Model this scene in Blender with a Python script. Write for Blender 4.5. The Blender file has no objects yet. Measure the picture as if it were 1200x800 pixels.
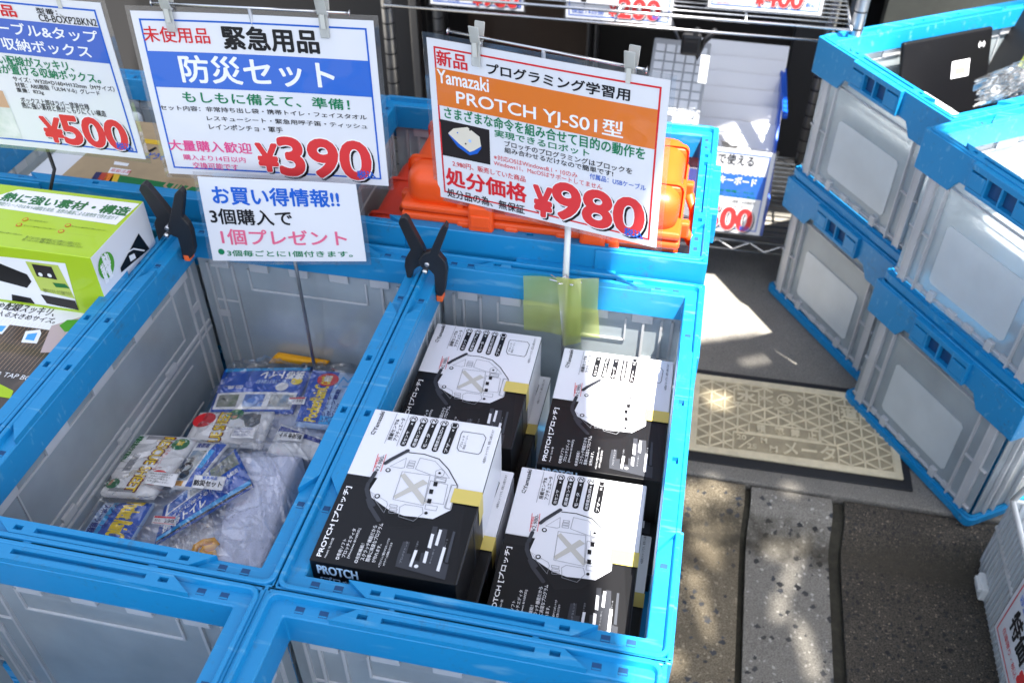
import bpy, bmesh, math, random
from mathutils import Vector, Matrix
random.seed(7)
EXPO = 2.3
LOWER = True
SC = bpy.context.scene
COL = SC.collection
rad = math.radians
# ---------------------------------------------------------------- camera
cam = bpy.data.objects.new('camera', bpy.data.cameras.new('camera')); COL.objects.link(cam); SC.camera = cam
cam.location = (.3204, -.4505, 1.3574)
cam.rotation_euler = (rad(90) - .7137, 0, .2067)
cam.data.sensor_width = 36; cam.data.lens = 32.93; cam.data.clip_start = .02; cam.data.clip_end = 400
cam.data.dof.use_dof = True; cam.data.dof.focus_distance = 1.04; cam.data.dof.aperture_fstop = 7.1
# ---------------------------------------------------------------- light
SUN = Vector((.30, -.25, 1.0)).normalized()
w = bpy.data.worlds.new('World'); SC.world = w; w.use_nodes = True
nt = w.node_tree; bg = nt.nodes['Background']
sky = nt.nodes.new('ShaderNodeTexSky'); sky.sky_type = 'NISHITA'; sky.sun_disc = False
sky.sun_elevation = math.asin(SUN.z); sky.sun_rotation = math.atan2(SUN.x, SUN.y); sky.air_density = 1.0; sky.dust_density = 2.0; sky.ozone_density = .6
hs = nt.nodes.new('ShaderNodeHueSaturation'); hs.inputs['Saturation'].default_value = .58; nt.links.new(sky.outputs[0], hs.inputs['Color']); nt.links.new(hs.outputs[0], bg.inputs[0]); bg.inputs[1].default_value = .095
sun = bpy.data.objects.new('sun', bpy.data.lights.new('sun', 'SUN')); COL.objects.link(sun)
sun.data.energy = 5.0; sun.data.angle = rad(.53); sun.data.color = (1, .955, .88)
sun.rotation_euler = (-SUN).to_track_quat('-Z', 'Y').to_euler()
SC.view_settings.view_transform = 'Standard'; SC.view_settings.look = 'None'; SC.view_settings.gamma = 1; SC.view_settings.use_curve_mapping = False
SC.view_settings.exposure = EXPO
SC.render.engine = 'CYCLES'
cy = SC.cycles
cy.max_bounces = 18; cy.transparent_max_bounces = 40; cy.transmission_bounces = 8; cy.diffuse_bounces = 10; cy.glossy_bounces = 4
cy.sample_clamp_indirect = 6; cy.caustics_reflective = False; cy.caustics_refractive = False; cy.use_denoising = True
# ---------------------------------------------------------------- materials
MATS = {}
def srgb(h):
    h = h.lstrip('#'); o = []
    for i in (0, 2, 4):
        c = int(h[i:i+2], 16) / 255
        o.append(c / 12.92 if c <= .04045 else ((c + .055) / 1.055) ** 2.4)
    return tuple(o)
def new(name):
    m = bpy.data.materials.new(name); m.use_nodes = True; MATS[name] = m
    return m, m.node_tree.nodes, m.node_tree.links
def P(name, col, rough=.5, metal=0, coat=0, coat_rough=.08, bump=0, bscale=60, var=0, vscale=12, spec=.5, wave=0, trans=0):
    m, N, L = new(name); b = N['Principled BSDF']
    if isinstance(col, str): col = srgb(col)
    b.inputs['Base Color'].default_value = (*col, 1); b.inputs['Roughness'].default_value = rough; b.inputs['Metallic'].default_value = metal
    b.inputs['Coat Weight'].default_value = coat; b.inputs['Coat Roughness'].default_value = coat_rough; b.inputs['Specular IOR Level'].default_value = spec
    geo = N.new('ShaderNodeNewGeometry')
    if var:
        n = N.new('ShaderNodeTexNoise'); n.inputs['Scale'].default_value = vscale; n.inputs['Detail'].default_value = 6; n.inputs['Roughness'].default_value = .65
        L.new(geo.outputs['Position'], n.inputs['Vector'])
        r = N.new('ShaderNodeMapRange'); r.inputs[1].default_value = .3; r.inputs[2].default_value = .7; r.inputs[3].default_value = 1 - var; r.inputs[4].default_value = 1 + var * .5
        L.new(n.outputs[0], r.inputs[0])
        mx = N.new('ShaderNodeMix'); mx.data_type = 'RGBA'; mx.blend_type = 'MULTIPLY'; mx.inputs[0].default_value = 1
        mx.inputs[6].default_value = (*col, 1); L.new(r.outputs[0], mx.inputs[7]); L.new(mx.outputs[2], b.inputs['Base Color'])
        r2 = N.new('ShaderNodeMapRange'); r2.inputs[3].default_value = max(.05, rough - .12); r2.inputs[4].default_value = min(1, rough + .15); L.new(n.outputs[0], r2.inputs[0]); L.new(r2.outputs[0], b.inputs['Roughness'])
    if bump:
        n = N.new('ShaderNodeTexNoise'); n.inputs['Scale'].default_value = bscale; n.inputs['Detail'].default_value = 3
        L.new(geo.outputs['Position'], n.inputs['Vector'])
        bp = N.new('ShaderNodeBump'); bp.inputs['Strength'].default_value = bump; bp.inputs['Distance'].default_value = .002; L.new(n.outputs[0], bp.inputs['Height']); L.new(bp.outputs[0], b.inputs['Normal'])
    if wave:
        n = N.new('ShaderNodeTexNoise'); n.inputs['Scale'].default_value = 14; n.inputs['Detail'].default_value = 1.5
        L.new(geo.outputs['Position'], n.inputs['Vector'])
        bp = N.new('ShaderNodeBump'); bp.inputs['Strength'].default_value = wave; bp.inputs['Distance'].default_value = .006; L.new(n.outputs[0], bp.inputs['Height']); L.new(bp.outputs[0], b.inputs['Coat Normal'])
    return m
def blue_plastic(name, col):
    # moulded plastic with fine scuffs and grey grime where it is worn
    m, N, L = new(name); b = N['Principled BSDF']; b.inputs['Roughness'].default_value = .38
    geo = N.new('ShaderNodeNewGeometry')
    n1 = N.new('ShaderNodeTexNoise'); n1.inputs['Scale'].default_value = 16; n1.inputs['Detail'].default_value = 8; n1.inputs['Roughness'].default_value = .7
    n2 = N.new('ShaderNodeTexNoise'); n2.inputs['Scale'].default_value = 140; n2.inputs['Detail'].default_value = 5; n2.inputs['Roughness'].default_value = .75
    mp = N.new('ShaderNodeMapping'); mp.inputs['Scale'].default_value = (1, .35, 1)
    L.new(geo.outputs['Position'], n1.inputs['Vector']); L.new(geo.outputs['Position'], mp.inputs[0]); L.new(mp.outputs[0], n2.inputs['Vector'])
    mu = N.new('ShaderNodeMath'); mu.operation = 'MULTIPLY'; L.new(n1.outputs[0], mu.inputs[0]); L.new(n2.outputs[0], mu.inputs[1])
    r = N.new('ShaderNodeMapRange'); r.inputs[1].default_value = .30; r.inputs[2].default_value = .46; r.inputs[3].default_value = 0; r.inputs[4].default_value = .62; L.new(mu.outputs[0], r.inputs[0])
    mx = N.new('ShaderNodeMix'); mx.data_type = 'RGBA'; L.new(r.outputs[0], mx.inputs[0])
    mx.inputs[6].default_value = (*col, 1); mx.inputs[7].default_value = (.05, .09, .12, 1)
    m3 = N.new('ShaderNodeMapping'); m3.inputs['Rotation'].default_value = (0, 0, .6); m3.inputs['Scale'].default_value = (14, 150, 60); L.new(geo.outputs['Position'], m3.inputs[0])
    n3 = N.new('ShaderNodeTexNoise'); n3.inputs['Scale'].default_value = 1; n3.inputs['Detail'].default_value = 4; L.new(m3.outputs[0], n3.inputs['Vector'])
    r3 = N.new('ShaderNodeMapRange'); r3.inputs[1].default_value = .60; r3.inputs[2].default_value = .72; r3.inputs[4].default_value = .45; L.new(n3.outputs[0], r3.inputs[0])
    mx3 = N.new('ShaderNodeMix'); mx3.data_type = 'RGBA'; L.new(r3.outputs[0], mx3.inputs[0]); L.new(mx.outputs[2], mx3.inputs[6]); mx3.inputs[7].default_value = (.16, .40, .58, 1); L.new(mx3.outputs[2], b.inputs['Base Color'])
    r2 = N.new('ShaderNodeMapRange'); r2.inputs[3].default_value = .28; r2.inputs[4].default_value = .55; L.new(n1.outputs[0], r2.inputs[0]); L.new(r2.outputs[0], b.inputs['Roughness'])
    bp = N.new('ShaderNodeBump'); bp.inputs['Strength'].default_value = .12; bp.inputs['Distance'].default_value = .001; L.new(n2.outputs[0], bp.inputs['Height']); L.new(bp.outputs[0], b.inputs['Normal'])
    return m
def milky(name, col, clear, rough=.22, tint=(.95, .97, 1)):
    m, N, L = new(name); N.remove(N['Principled BSDF']); out = N['Material Output']
    d = N.new('ShaderNodeBsdfDiffuse'); t = N.new('ShaderNodeBsdfTranslucent'); tr = N.new('ShaderNodeBsdfTransparent'); g = N.new('ShaderNodeBsdfGlossy')
    geo = N.new('ShaderNodeNewGeometry'); n = N.new('ShaderNodeTexNoise'); n.inputs['Scale'].default_value = 9; n.inputs['Detail'].default_value = 5; L.new(geo.outputs['Position'], n.inputs['Vector'])
    for x in (d, t): x.inputs[0].default_value = (*col, 1)
    tr.inputs[0].default_value = (*tint, 1); g.inputs[0].default_value = (1, 1, 1, 1); g.inputs[1].default_value = rough
    a = N.new('ShaderNodeMixShader'); a.inputs[0].default_value = .24; L.new(d.outputs[0], a.inputs[1]); L.new(t.outputs[0], a.inputs[2])
    b = N.new('ShaderNodeMixShader'); L.new(a.outputs[0], b.inputs[1]); L.new(tr.outputs[0], b.inputs[2])
    r = N.new('ShaderNodeMapRange'); r.inputs[1].default_value = .3; r.inputs[2].default_value = .7; r.inputs[3].default_value = clear - .06; r.inputs[4].default_value = clear + .06; L.new(n.outputs[0], r.inputs[0]); L.new(r.outputs[0], b.inputs[0])
    f = N.new('ShaderNodeFresnel'); f.inputs[0].default_value = 1.38
    c = N.new('ShaderNodeMixShader'); L.new(f.outputs[0], c.inputs[0]); L.new(b.outputs[0], c.inputs[1]); L.new(g.outputs[0], c.inputs[2]); L.new(c.outputs[0], out.inputs[0])
    return m
def film(name, gloss=.10, rough=.06, haze=.06, col=(1, 1, 1), bump=0):
    m, N, L = new(name); N.remove(N['Principled BSDF']); out = N['Material Output']
    tr = N.new('ShaderNodeBsdfTransparent'); tr.inputs[0].default_value = (*col, 1); g = N.new('ShaderNodeBsdfGlossy'); g.inputs[1].default_value = rough
    d = N.new('ShaderNodeBsdfDiffuse'); d.inputs[0].default_value = (.8, .82, .86, 1)
    a = N.new('ShaderNodeMixShader'); a.inputs[0].default_value = haze; L.new(tr.outputs[0], a.inputs[1]); L.new(d.outputs[0], a.inputs[2])
    lw = N.new('ShaderNodeLayerWeight'); lw.inputs[0].default_value = .35
    r = N.new('ShaderNodeMapRange'); r.inputs[3].default_value = gloss; r.inputs[4].default_value = .6; L.new(lw.outputs['Facing'], r.inputs[0])
    b = N.new('ShaderNodeMixShader'); L.new(r.outputs[0], b.inputs[0]); L.new(a.outputs[0], b.inputs[1]); L.new(g.outputs[0], b.inputs[2]); L.new(b.outputs[0], out.inputs[0])
    return m
BLUE = (.006, .215, .47)
blue_plastic('blue_plastic', BLUE)
P('slot_shade', (.003, .055, .16), .6)  # darker rim blue that paints the shade inside slots and handle pockets
milky('clear_wall', (.84, .945, 1.0), .63, .16, (.95, .98, 1))
milky('frosted_plate', (.90, .97, 1.0), .44, .35)
milky('clear_rib', (.97, .98, 1), .50, .25, (.98, .99, 1))
P('paper', '#d9dadf', .5, coat=.25, coat_rough=.25)
P('paper_lam', '#e2e3e8', .5, coat=1, coat_rough=.05, wave=.9)
inks = dict(white='#f0f0f2', black='#16161a', red='#d2262e', pink='#e0508c', rose='#e0688a', blue='#1c5fc4', green='#0f7a50', price_red='#d83a3c', pale_blue='#a8c4ea', cream='#ddd5c4', photo_dark='#241f20', tan='#c8a284', photo_mix='#a9b8ae',
    k_black='#0b0b0e', k_grey='#33353b', k_grey2='#3c3f46', k_grey3='#8a8d94', line='#85878c', hatch='#b9b6ae', pale_cyan='#b4d4ee', lime='#a5c41a', lime2='#b4c45a', leaf='#1f6b35', leaf2='#4c9a2a', olive='#46591a', label_white='#e6e7ea', photo_rose='#b9a6a8',
    sky='#4a9fe0', k_green='#13713a', st_navy='#2b2c58', st_red='#b5432f', st_orange='#dd7a28', st_yellow='#d8b030', card_tan='#a98f70', band_blue='#2a66c8', band_orange='#e07a24', lam_blue='#2f62c0', yellow='#f2d200', navy='#142a86', pblue='#1850b8', cyan='#28a0e4', grey_sheet='#8f9196', skin='#b88a72', kgreen='#1d6d3a', maroon='#6d1620', orange_y='#e8a51c', brown='#4b3526', figure='#5d6064')
for k, v in inks.items(): P(k, v, .5, coat=.18, coat_rough=.15, spec=.3)
P('lam_band_blue', '#2a66c8', .5, coat=1, coat_rough=.05, wave=.9); P('lam_band_orange', '#e0761f', .5, coat=1, coat_rough=.05, wave=.9); P('lam_mid_blue', '#3a62c0', .5, coat=1, coat_rough=.05, wave=.9)
film('laminate', .05, .05, .03)
film('bag_film', .09, .12, .0)
film('thick_film', .20, .15, .10)
P('chrome', (.60, .60, .61), .22, 1); P('galvanised', (.45, .46, .48), .38, 1, var=.2)
P('black_plastic', (.012, .012, .014), .42, bump=.15, bscale=300); P('black_rubber', (.012, .013, .016), .75, bump=.3, bscale=200); P('black_gloss', (.004, .004, .005), .45, spec=.15)
P('orange_tip', '#e8642a', .5); P('clip_plastic', (.6, .6, .55), .3); milky('clip_clear', (.8, .8, .74), .45)
P('yellow_tape', '#cbb862', .45); milky('green_tape', (.64, .68, .20), .66, .3, (.88, .96, .55))
P('case_orange', (.82, .085, .008), .42, bump=.1, bscale=400, var=.08); P('case_red', (.70, .042, .008), .45, bump=.1, bscale=400, var=.08); P('card_top', '#a99372', .8, var=.12, vscale=25)
P('carton_lime', '#a5c41a', .38, coat=.4); P('carton_white', '#dfe0e4', .42, coat=.3); P('carton_brown', '#43362c', .42, coat=.3)
P('box_black', '#09090b', .42, coat=.08, coat_rough=.25, spec=.35); P('box_white', '#dcdde2', .42, coat=.3, coat_rough=.2)
P('soft_fill', '#aeb6cc', .7, bump=.4, bscale=150, var=.1, vscale=40); P('towel', '#dde3fb', .95, bump=.8, bscale=420, var=.06, vscale=30); P('knit', '#d3d5de', .95, bump=1, bscale=500)
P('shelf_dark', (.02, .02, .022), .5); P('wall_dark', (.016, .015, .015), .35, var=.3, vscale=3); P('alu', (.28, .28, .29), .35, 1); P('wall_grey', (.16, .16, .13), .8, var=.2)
P('bin_blue', (.008, .09, .55), .35); P('key_silver', (.34, .35, .37), .4, .3); P('key_white', '#d4d6da', .45); P('carton_kb', '#e2e3e8', .5, coat=.3)
P('white_plastic', (.72, .73, .72), .4, var=.06); P('cover_resin', (.70, .61, .42), .7, bump=.35, bscale=260, var=.22, vscale=30); P('cover_pit', (.38, .32, .21), .85, bump=.4, bscale=300, var=.3, vscale=40)
P('foam_white', '#d9dcdf', .8); P('occluder_grey', (.30, .30, .29), .85); P('tower_wood', (.2, .15, .1), .8)
milky('fleck_sheet', (.3, .3, .29), .40, .5, (1, 1, 1))  # half clear sheet in the added panel, lets weak sun flecks through
milky('bubble_wrap', (.88, .9, .93), .5, .15)
def stone(name, base, dark, chip, chip_amt, bright, stain=.5, scale=90, dirt=0):
    m, N, L = new(name); b = N['Principled BSDF']; b.inputs['Roughness'].default_value = .82
    geo = N.new('ShaderNodeNewGeometry'); pos = geo.outputs['Position']
    def noise(s, d=6, r=.6):
        n = N.new('ShaderNodeTexNoise'); n.inputs['Scale'].default_value = s; n.inputs['Detail'].default_value = d; n.inputs['Roughness'].default_value = r; L.new(pos, n.inputs['Vector']); return n
    def mix(fac, a, c):
        x = N.new('ShaderNodeMix'); x.data_type = 'RGBA'; L.new(fac, x.inputs[0])
        for i, v in ((6, a), (7, c)):
            if isinstance(v, tuple): x.inputs[i].default_value = (*v, 1)
            else: L.new(v, x.inputs[i])
        return x.outputs[2]
    def rng(v, a, c, lo=0, hi=1):
        r = N.new('ShaderNodeMapRange'); r.inputs[1].default_value = a; r.inputs[2].default_value = c; r.inputs[3].default_value = lo; r.inputs[4].default_value = hi; L.new(v, r.inputs[0]); return r.outputs[0]
    big = noise(7, 6, .7); mid = noise(60, 5, .7); fine = noise(420, 3, .7)
    c = mix(rng(fine.outputs[0], .38, .62), dark, base)
    # exposed aggregate: cells of random size and colour
    vw = N.new('ShaderNodeVectorMath'); vw.operation = 'MULTIPLY_ADD'; L.new(mid.outputs['Color'], vw.inputs[0]); vw.inputs[1].default_value = (.016, .016, .016); L.new(pos, vw.inputs[2])
    vo = N.new('ShaderNodeTexVoronoi'); vo.inputs['Scale'].default_value = scale; vo.distance = 'MANHATTAN'; L.new(vw.outputs[0], vo.inputs['Vector'])
    sp = N.new('ShaderNodeSeparateColor'); L.new(vo.outputs['Color'], sp.inputs[0])
    cell = rng(sp.outputs[0], 1 - chip_amt, 1 - chip_amt + .02); edge = rng(vo.outputs['Distance'], .60, .50)
    mu = N.new('ShaderNodeMath'); mu.operation = 'MULTIPLY'; L.new(cell, mu.inputs[0]); L.new(edge, mu.inputs[1])
    tone = mix(sp.outputs[1], chip, tuple(min(1, k * 2.6) for k in chip))
    c = mix(mu.outputs[0], c, tone)
    vb = N.new('ShaderNodeTexVoronoi'); vb.inputs['Scale'].default_value = scale * 1.9; L.new(vw.outputs[0], vb.inputs['Vector'])
    s2 = N.new('ShaderNodeSeparateColor'); L.new(vb.outputs['Color'], s2.inputs[0])
    m2 = N.new('ShaderNodeMath'); m2.operation = 'MULTIPLY'; L.new(rng(s2.outputs[0], .80, .84), m2.inputs[0]); L.new(rng(vb.outputs['Distance'], .40, .30), m2.inputs[1])
    c = mix(m2.outputs[0], c, bright)
    c = mix(rng(big.outputs[0], .42, .68, 0, stain), c, dark)
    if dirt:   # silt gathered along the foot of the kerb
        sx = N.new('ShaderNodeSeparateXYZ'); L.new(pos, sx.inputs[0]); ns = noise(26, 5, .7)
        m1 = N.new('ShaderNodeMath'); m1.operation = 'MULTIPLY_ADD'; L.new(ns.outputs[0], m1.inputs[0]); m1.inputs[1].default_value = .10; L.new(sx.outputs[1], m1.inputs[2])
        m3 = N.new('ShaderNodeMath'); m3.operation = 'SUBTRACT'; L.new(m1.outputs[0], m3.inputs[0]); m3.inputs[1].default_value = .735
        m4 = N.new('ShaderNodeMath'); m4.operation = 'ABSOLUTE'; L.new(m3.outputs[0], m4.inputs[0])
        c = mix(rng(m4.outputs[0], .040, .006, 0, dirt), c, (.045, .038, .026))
    L.new(c, b.inputs['Base Color'])
    ad = N.new('ShaderNodeMath'); ad.operation = 'ADD'; L.new(mid.outputs[0], ad.inputs[0]); L.new(fine.outputs[0], ad.inputs[1])
    bp = N.new('ShaderNodeBump'); bp.inputs['Strength'].default_value = .8; bp.inputs['Distance'].default_value = .004; L.new(ad.outputs[0], bp.inputs['Height']); L.new(bp.outputs[0], b.inputs['Normal'])
    return m
stone('slab', (.31, .29, .26), (.16, .15, .13), (.08, .08, .08), .12, (.40, .38, .34), .45, 260)
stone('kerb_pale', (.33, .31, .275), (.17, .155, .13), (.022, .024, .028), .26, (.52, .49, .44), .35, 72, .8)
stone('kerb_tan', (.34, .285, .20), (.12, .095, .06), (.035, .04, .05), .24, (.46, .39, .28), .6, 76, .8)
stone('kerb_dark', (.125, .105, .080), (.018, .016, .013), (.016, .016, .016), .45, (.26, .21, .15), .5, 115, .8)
stone('road', (.07, .068, .064), (.03, .03, .03), (.03, .03, .03), .3, (.16, .15, .14), .5, 150)
P('joint_dirt', (.035, .032, .022), .95, var=.5, vscale=60, bump=1, bscale=150)
def photo_mat(name, cols, scale=60):
    m, N, L = new(name); b = N['Principled BSDF']; b.inputs['Roughness'].default_value = .4; b.inputs['Coat Weight'].default_value = .4
    geo = N.new('ShaderNodeNewGeometry'); n = N.new('ShaderNodeTexNoise'); n.inputs['Scale'].default_value = scale; n.inputs['Detail'].default_value = 4; L.new(geo.outputs['Position'], n.inputs['Vector'])
    r = N.new('ShaderNodeValToRGB'); r.color_ramp.interpolation = 'EASE'
    els = r.color_ramp.elements
    for i, c in enumerate(cols):
        e = els[i] if i < 2 else els.new(.5); e.position = .3 + .4 * i / (len(cols) - 1); e.color = (*srgb(c), 1)
    L.new(n.outputs[0], r.inputs[0]); L.new(r.outputs[0], b.inputs['Base Color'])
photo_mat('photo_a', ['#2c2f2a', '#8d8f86', '#d8dadc', '#5b6c4a']); photo_mat('photo_b', ['#1d3f98', '#5f86cc', '#bcd0ee'], 40); photo_mat('photo_c', ['#5d5347', '#b9bab6', '#e4e4e2', '#6e8aa8'])
photo_mat('photo_mix', ['#5f7f70', '#c9d2cc', '#c8a284', '#e6e6e6'], 30); photo_mat('wood_print', ['#2a211c', '#3d3027', '#574537'], 25)
# ---------------------------------------------------------------- mesh helpers
class MB:
    def __init__(s): s.bm = bmesh.new(); s.ms = []; s.smooth = False
    def mi(s, m):
        if m not in s.ms: s.ms.append(m)
        return s.ms.index(m)
    def add(s, vs, fs, m, smooth=False):
        V = [s.bm.verts.new(v) for v in vs]; i = s.mi(m)
        for f in fs:
            try:
                F = s.bm.faces.new([V[k] for k in f]); F.material_index = i; F.smooth = smooth
            except ValueError: pass
    def merge(s, b2, m, M=None, smooth=False):
        if M is not None: bmesh.ops.transform(b2, matrix=M, verts=b2.verts)
        b2.verts.index_update()
        s.add([v.co.copy() for v in b2.verts], [[v.index for v in f.verts] for f in b2.faces], m, smooth); b2.free()
    def box(s, c, size, m, bev=0, rot=None, seg=2, smooth=False):
        b = bmesh.new(); bmesh.ops.create_cube(b, size=1); bmesh.ops.transform(b, matrix=Matrix.Diagonal((*size, 1)), verts=b.verts)
        if bev: bmesh.ops.bevel(b, geom=b.edges[:], offset=bev, segments=seg, profile=.5, affect='EDGES')
        M = Matrix.Translation(c)
        if rot is not None: M = M @ rot.to_4x4()
        s.merge(b, m, M, smooth)
    def tube(s, pts, r, m, n=8, caps=True):
        pts = [Vector(p) for p in pts]; vs = []; fs = []; up = None
        for i, p in enumerate(pts):
            t = ((pts[i+1] if i < len(pts)-1 else p) - (pts[i-1] if i else p)).normalized()
            if up is None: up = Vector((0, 0, 1)) if abs(t.z) < .9 else Vector((1, 0, 0))
            x = t.cross(up).normalized(); y = x.cross(t).normalized(); up = y
            rr = r[i] if isinstance(r, (list, tuple)) else r
            for k in range(n):
                a = 2 * math.pi * k / n; vs.append(p + x * math.cos(a) * rr + y * math.sin(a) * rr)
        for i in range(len(pts)-1):
            for k in range(n): fs.append((i*n+k, i*n+(k+1) % n, (i+1)*n+(k+1) % n, (i+1)*n+k))
        if caps: fs += [tuple(range(n))[::-1], tuple(range((len(pts)-1)*n, len(pts)*n))]
        s.add(vs, fs, m, True)
    def prism(s, poly, O, U, V, th, m, bev=0):
        O, U, V = Vector(O), Vector(U), Vector(V); Nn = U.cross(V).normalized(); b = bmesh.new()
        f = b.faces.new([b.verts.new(O + U*x + V*y - Nn*th/2) for x, y in poly])
        r = bmesh.ops.extrude_face_region(b, geom=[f]); bmesh.ops.translate(b, vec=Nn*th, verts=[v for v in r['geom'] if isinstance(v, bmesh.types.BMVert)])
        bmesh.ops.recalc_face_normals(b, faces=b.faces[:])
        if bev: bmesh.ops.bevel(b, geom=[e for e in b.edges], offset=bev, segments=2, profile=.5, affect='EDGES', clamp_overlap=True)
        s.merge(b, m)
    def sweep(s, w, d, r, prof, m, seg=4):
        loops = []
        for off, z in prof:
            rr = max(.002, r - off); hx, hy = w/2 - off - rr, d/2 - off - rr; lp = []
            for cx, cy_, a0 in ((hx, hy, 0), (-hx, hy, 90), (-hx, -hy, 180), (hx, -hy, 270)):
                for k in range(seg+1):
                    a = rad(a0 + 90*k/seg); lp.append((cx + rr*math.cos(a), cy_ + rr*math.sin(a), z))
            loops.append(lp)
        n = len(loops[0]); vs = [p for l in loops for p in l]; fs = []
        for i in range(len(loops)):
            j = (i+1) % len(loops)
            for k in range(n): fs.append((i*n+k, i*n+(k+1) % n, j*n+(k+1) % n, j*n+k))
        s.add(vs, fs, m)
    def build(s, name, parent=None, base=None, fix=True):
        if fix: bmesh.ops.recalc_face_normals(s.bm, faces=s.bm.faces[:])
        off = Vector(base) if base is not None else (parent_loc(parent) if parent else Vector((0, 0, 0)))
        for v in s.bm.verts: v.co -= off
        me = bpy.data.meshes.new(name); s.bm.to_mesh(me); s.bm.free()
        for m in s.ms: me.materials.append(MATS[m])
        o = bpy.data.objects.new(name, me); COL.objects.link(o)
        if parent: o.parent = parent
        else: o.location = off
        return o
def parent_loc(p):
    v = Vector((0, 0, 0))
    while p: v = v + p.location; p = p.parent
    return v
def tag(o, label=None, cat=None, group=None, kind=None):
    for k, v in (('label', label), ('category', cat), ('group', group), ('kind', kind)):
        if v: o[k] = v
    return o
def thing(name, loc, label, cat, group=None):
    o = bpy.data.objects.new(name, None); COL.objects.link(o); o.location = loc; o.empty_display_size = .05
    return tag(o, label, cat, group)
def copy_tree(o, parent=None):
    c = o.copy(); COL.objects.link(c); c.parent = parent
    for ch in list(o.children): copy_tree(ch, c)
    return c
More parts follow.
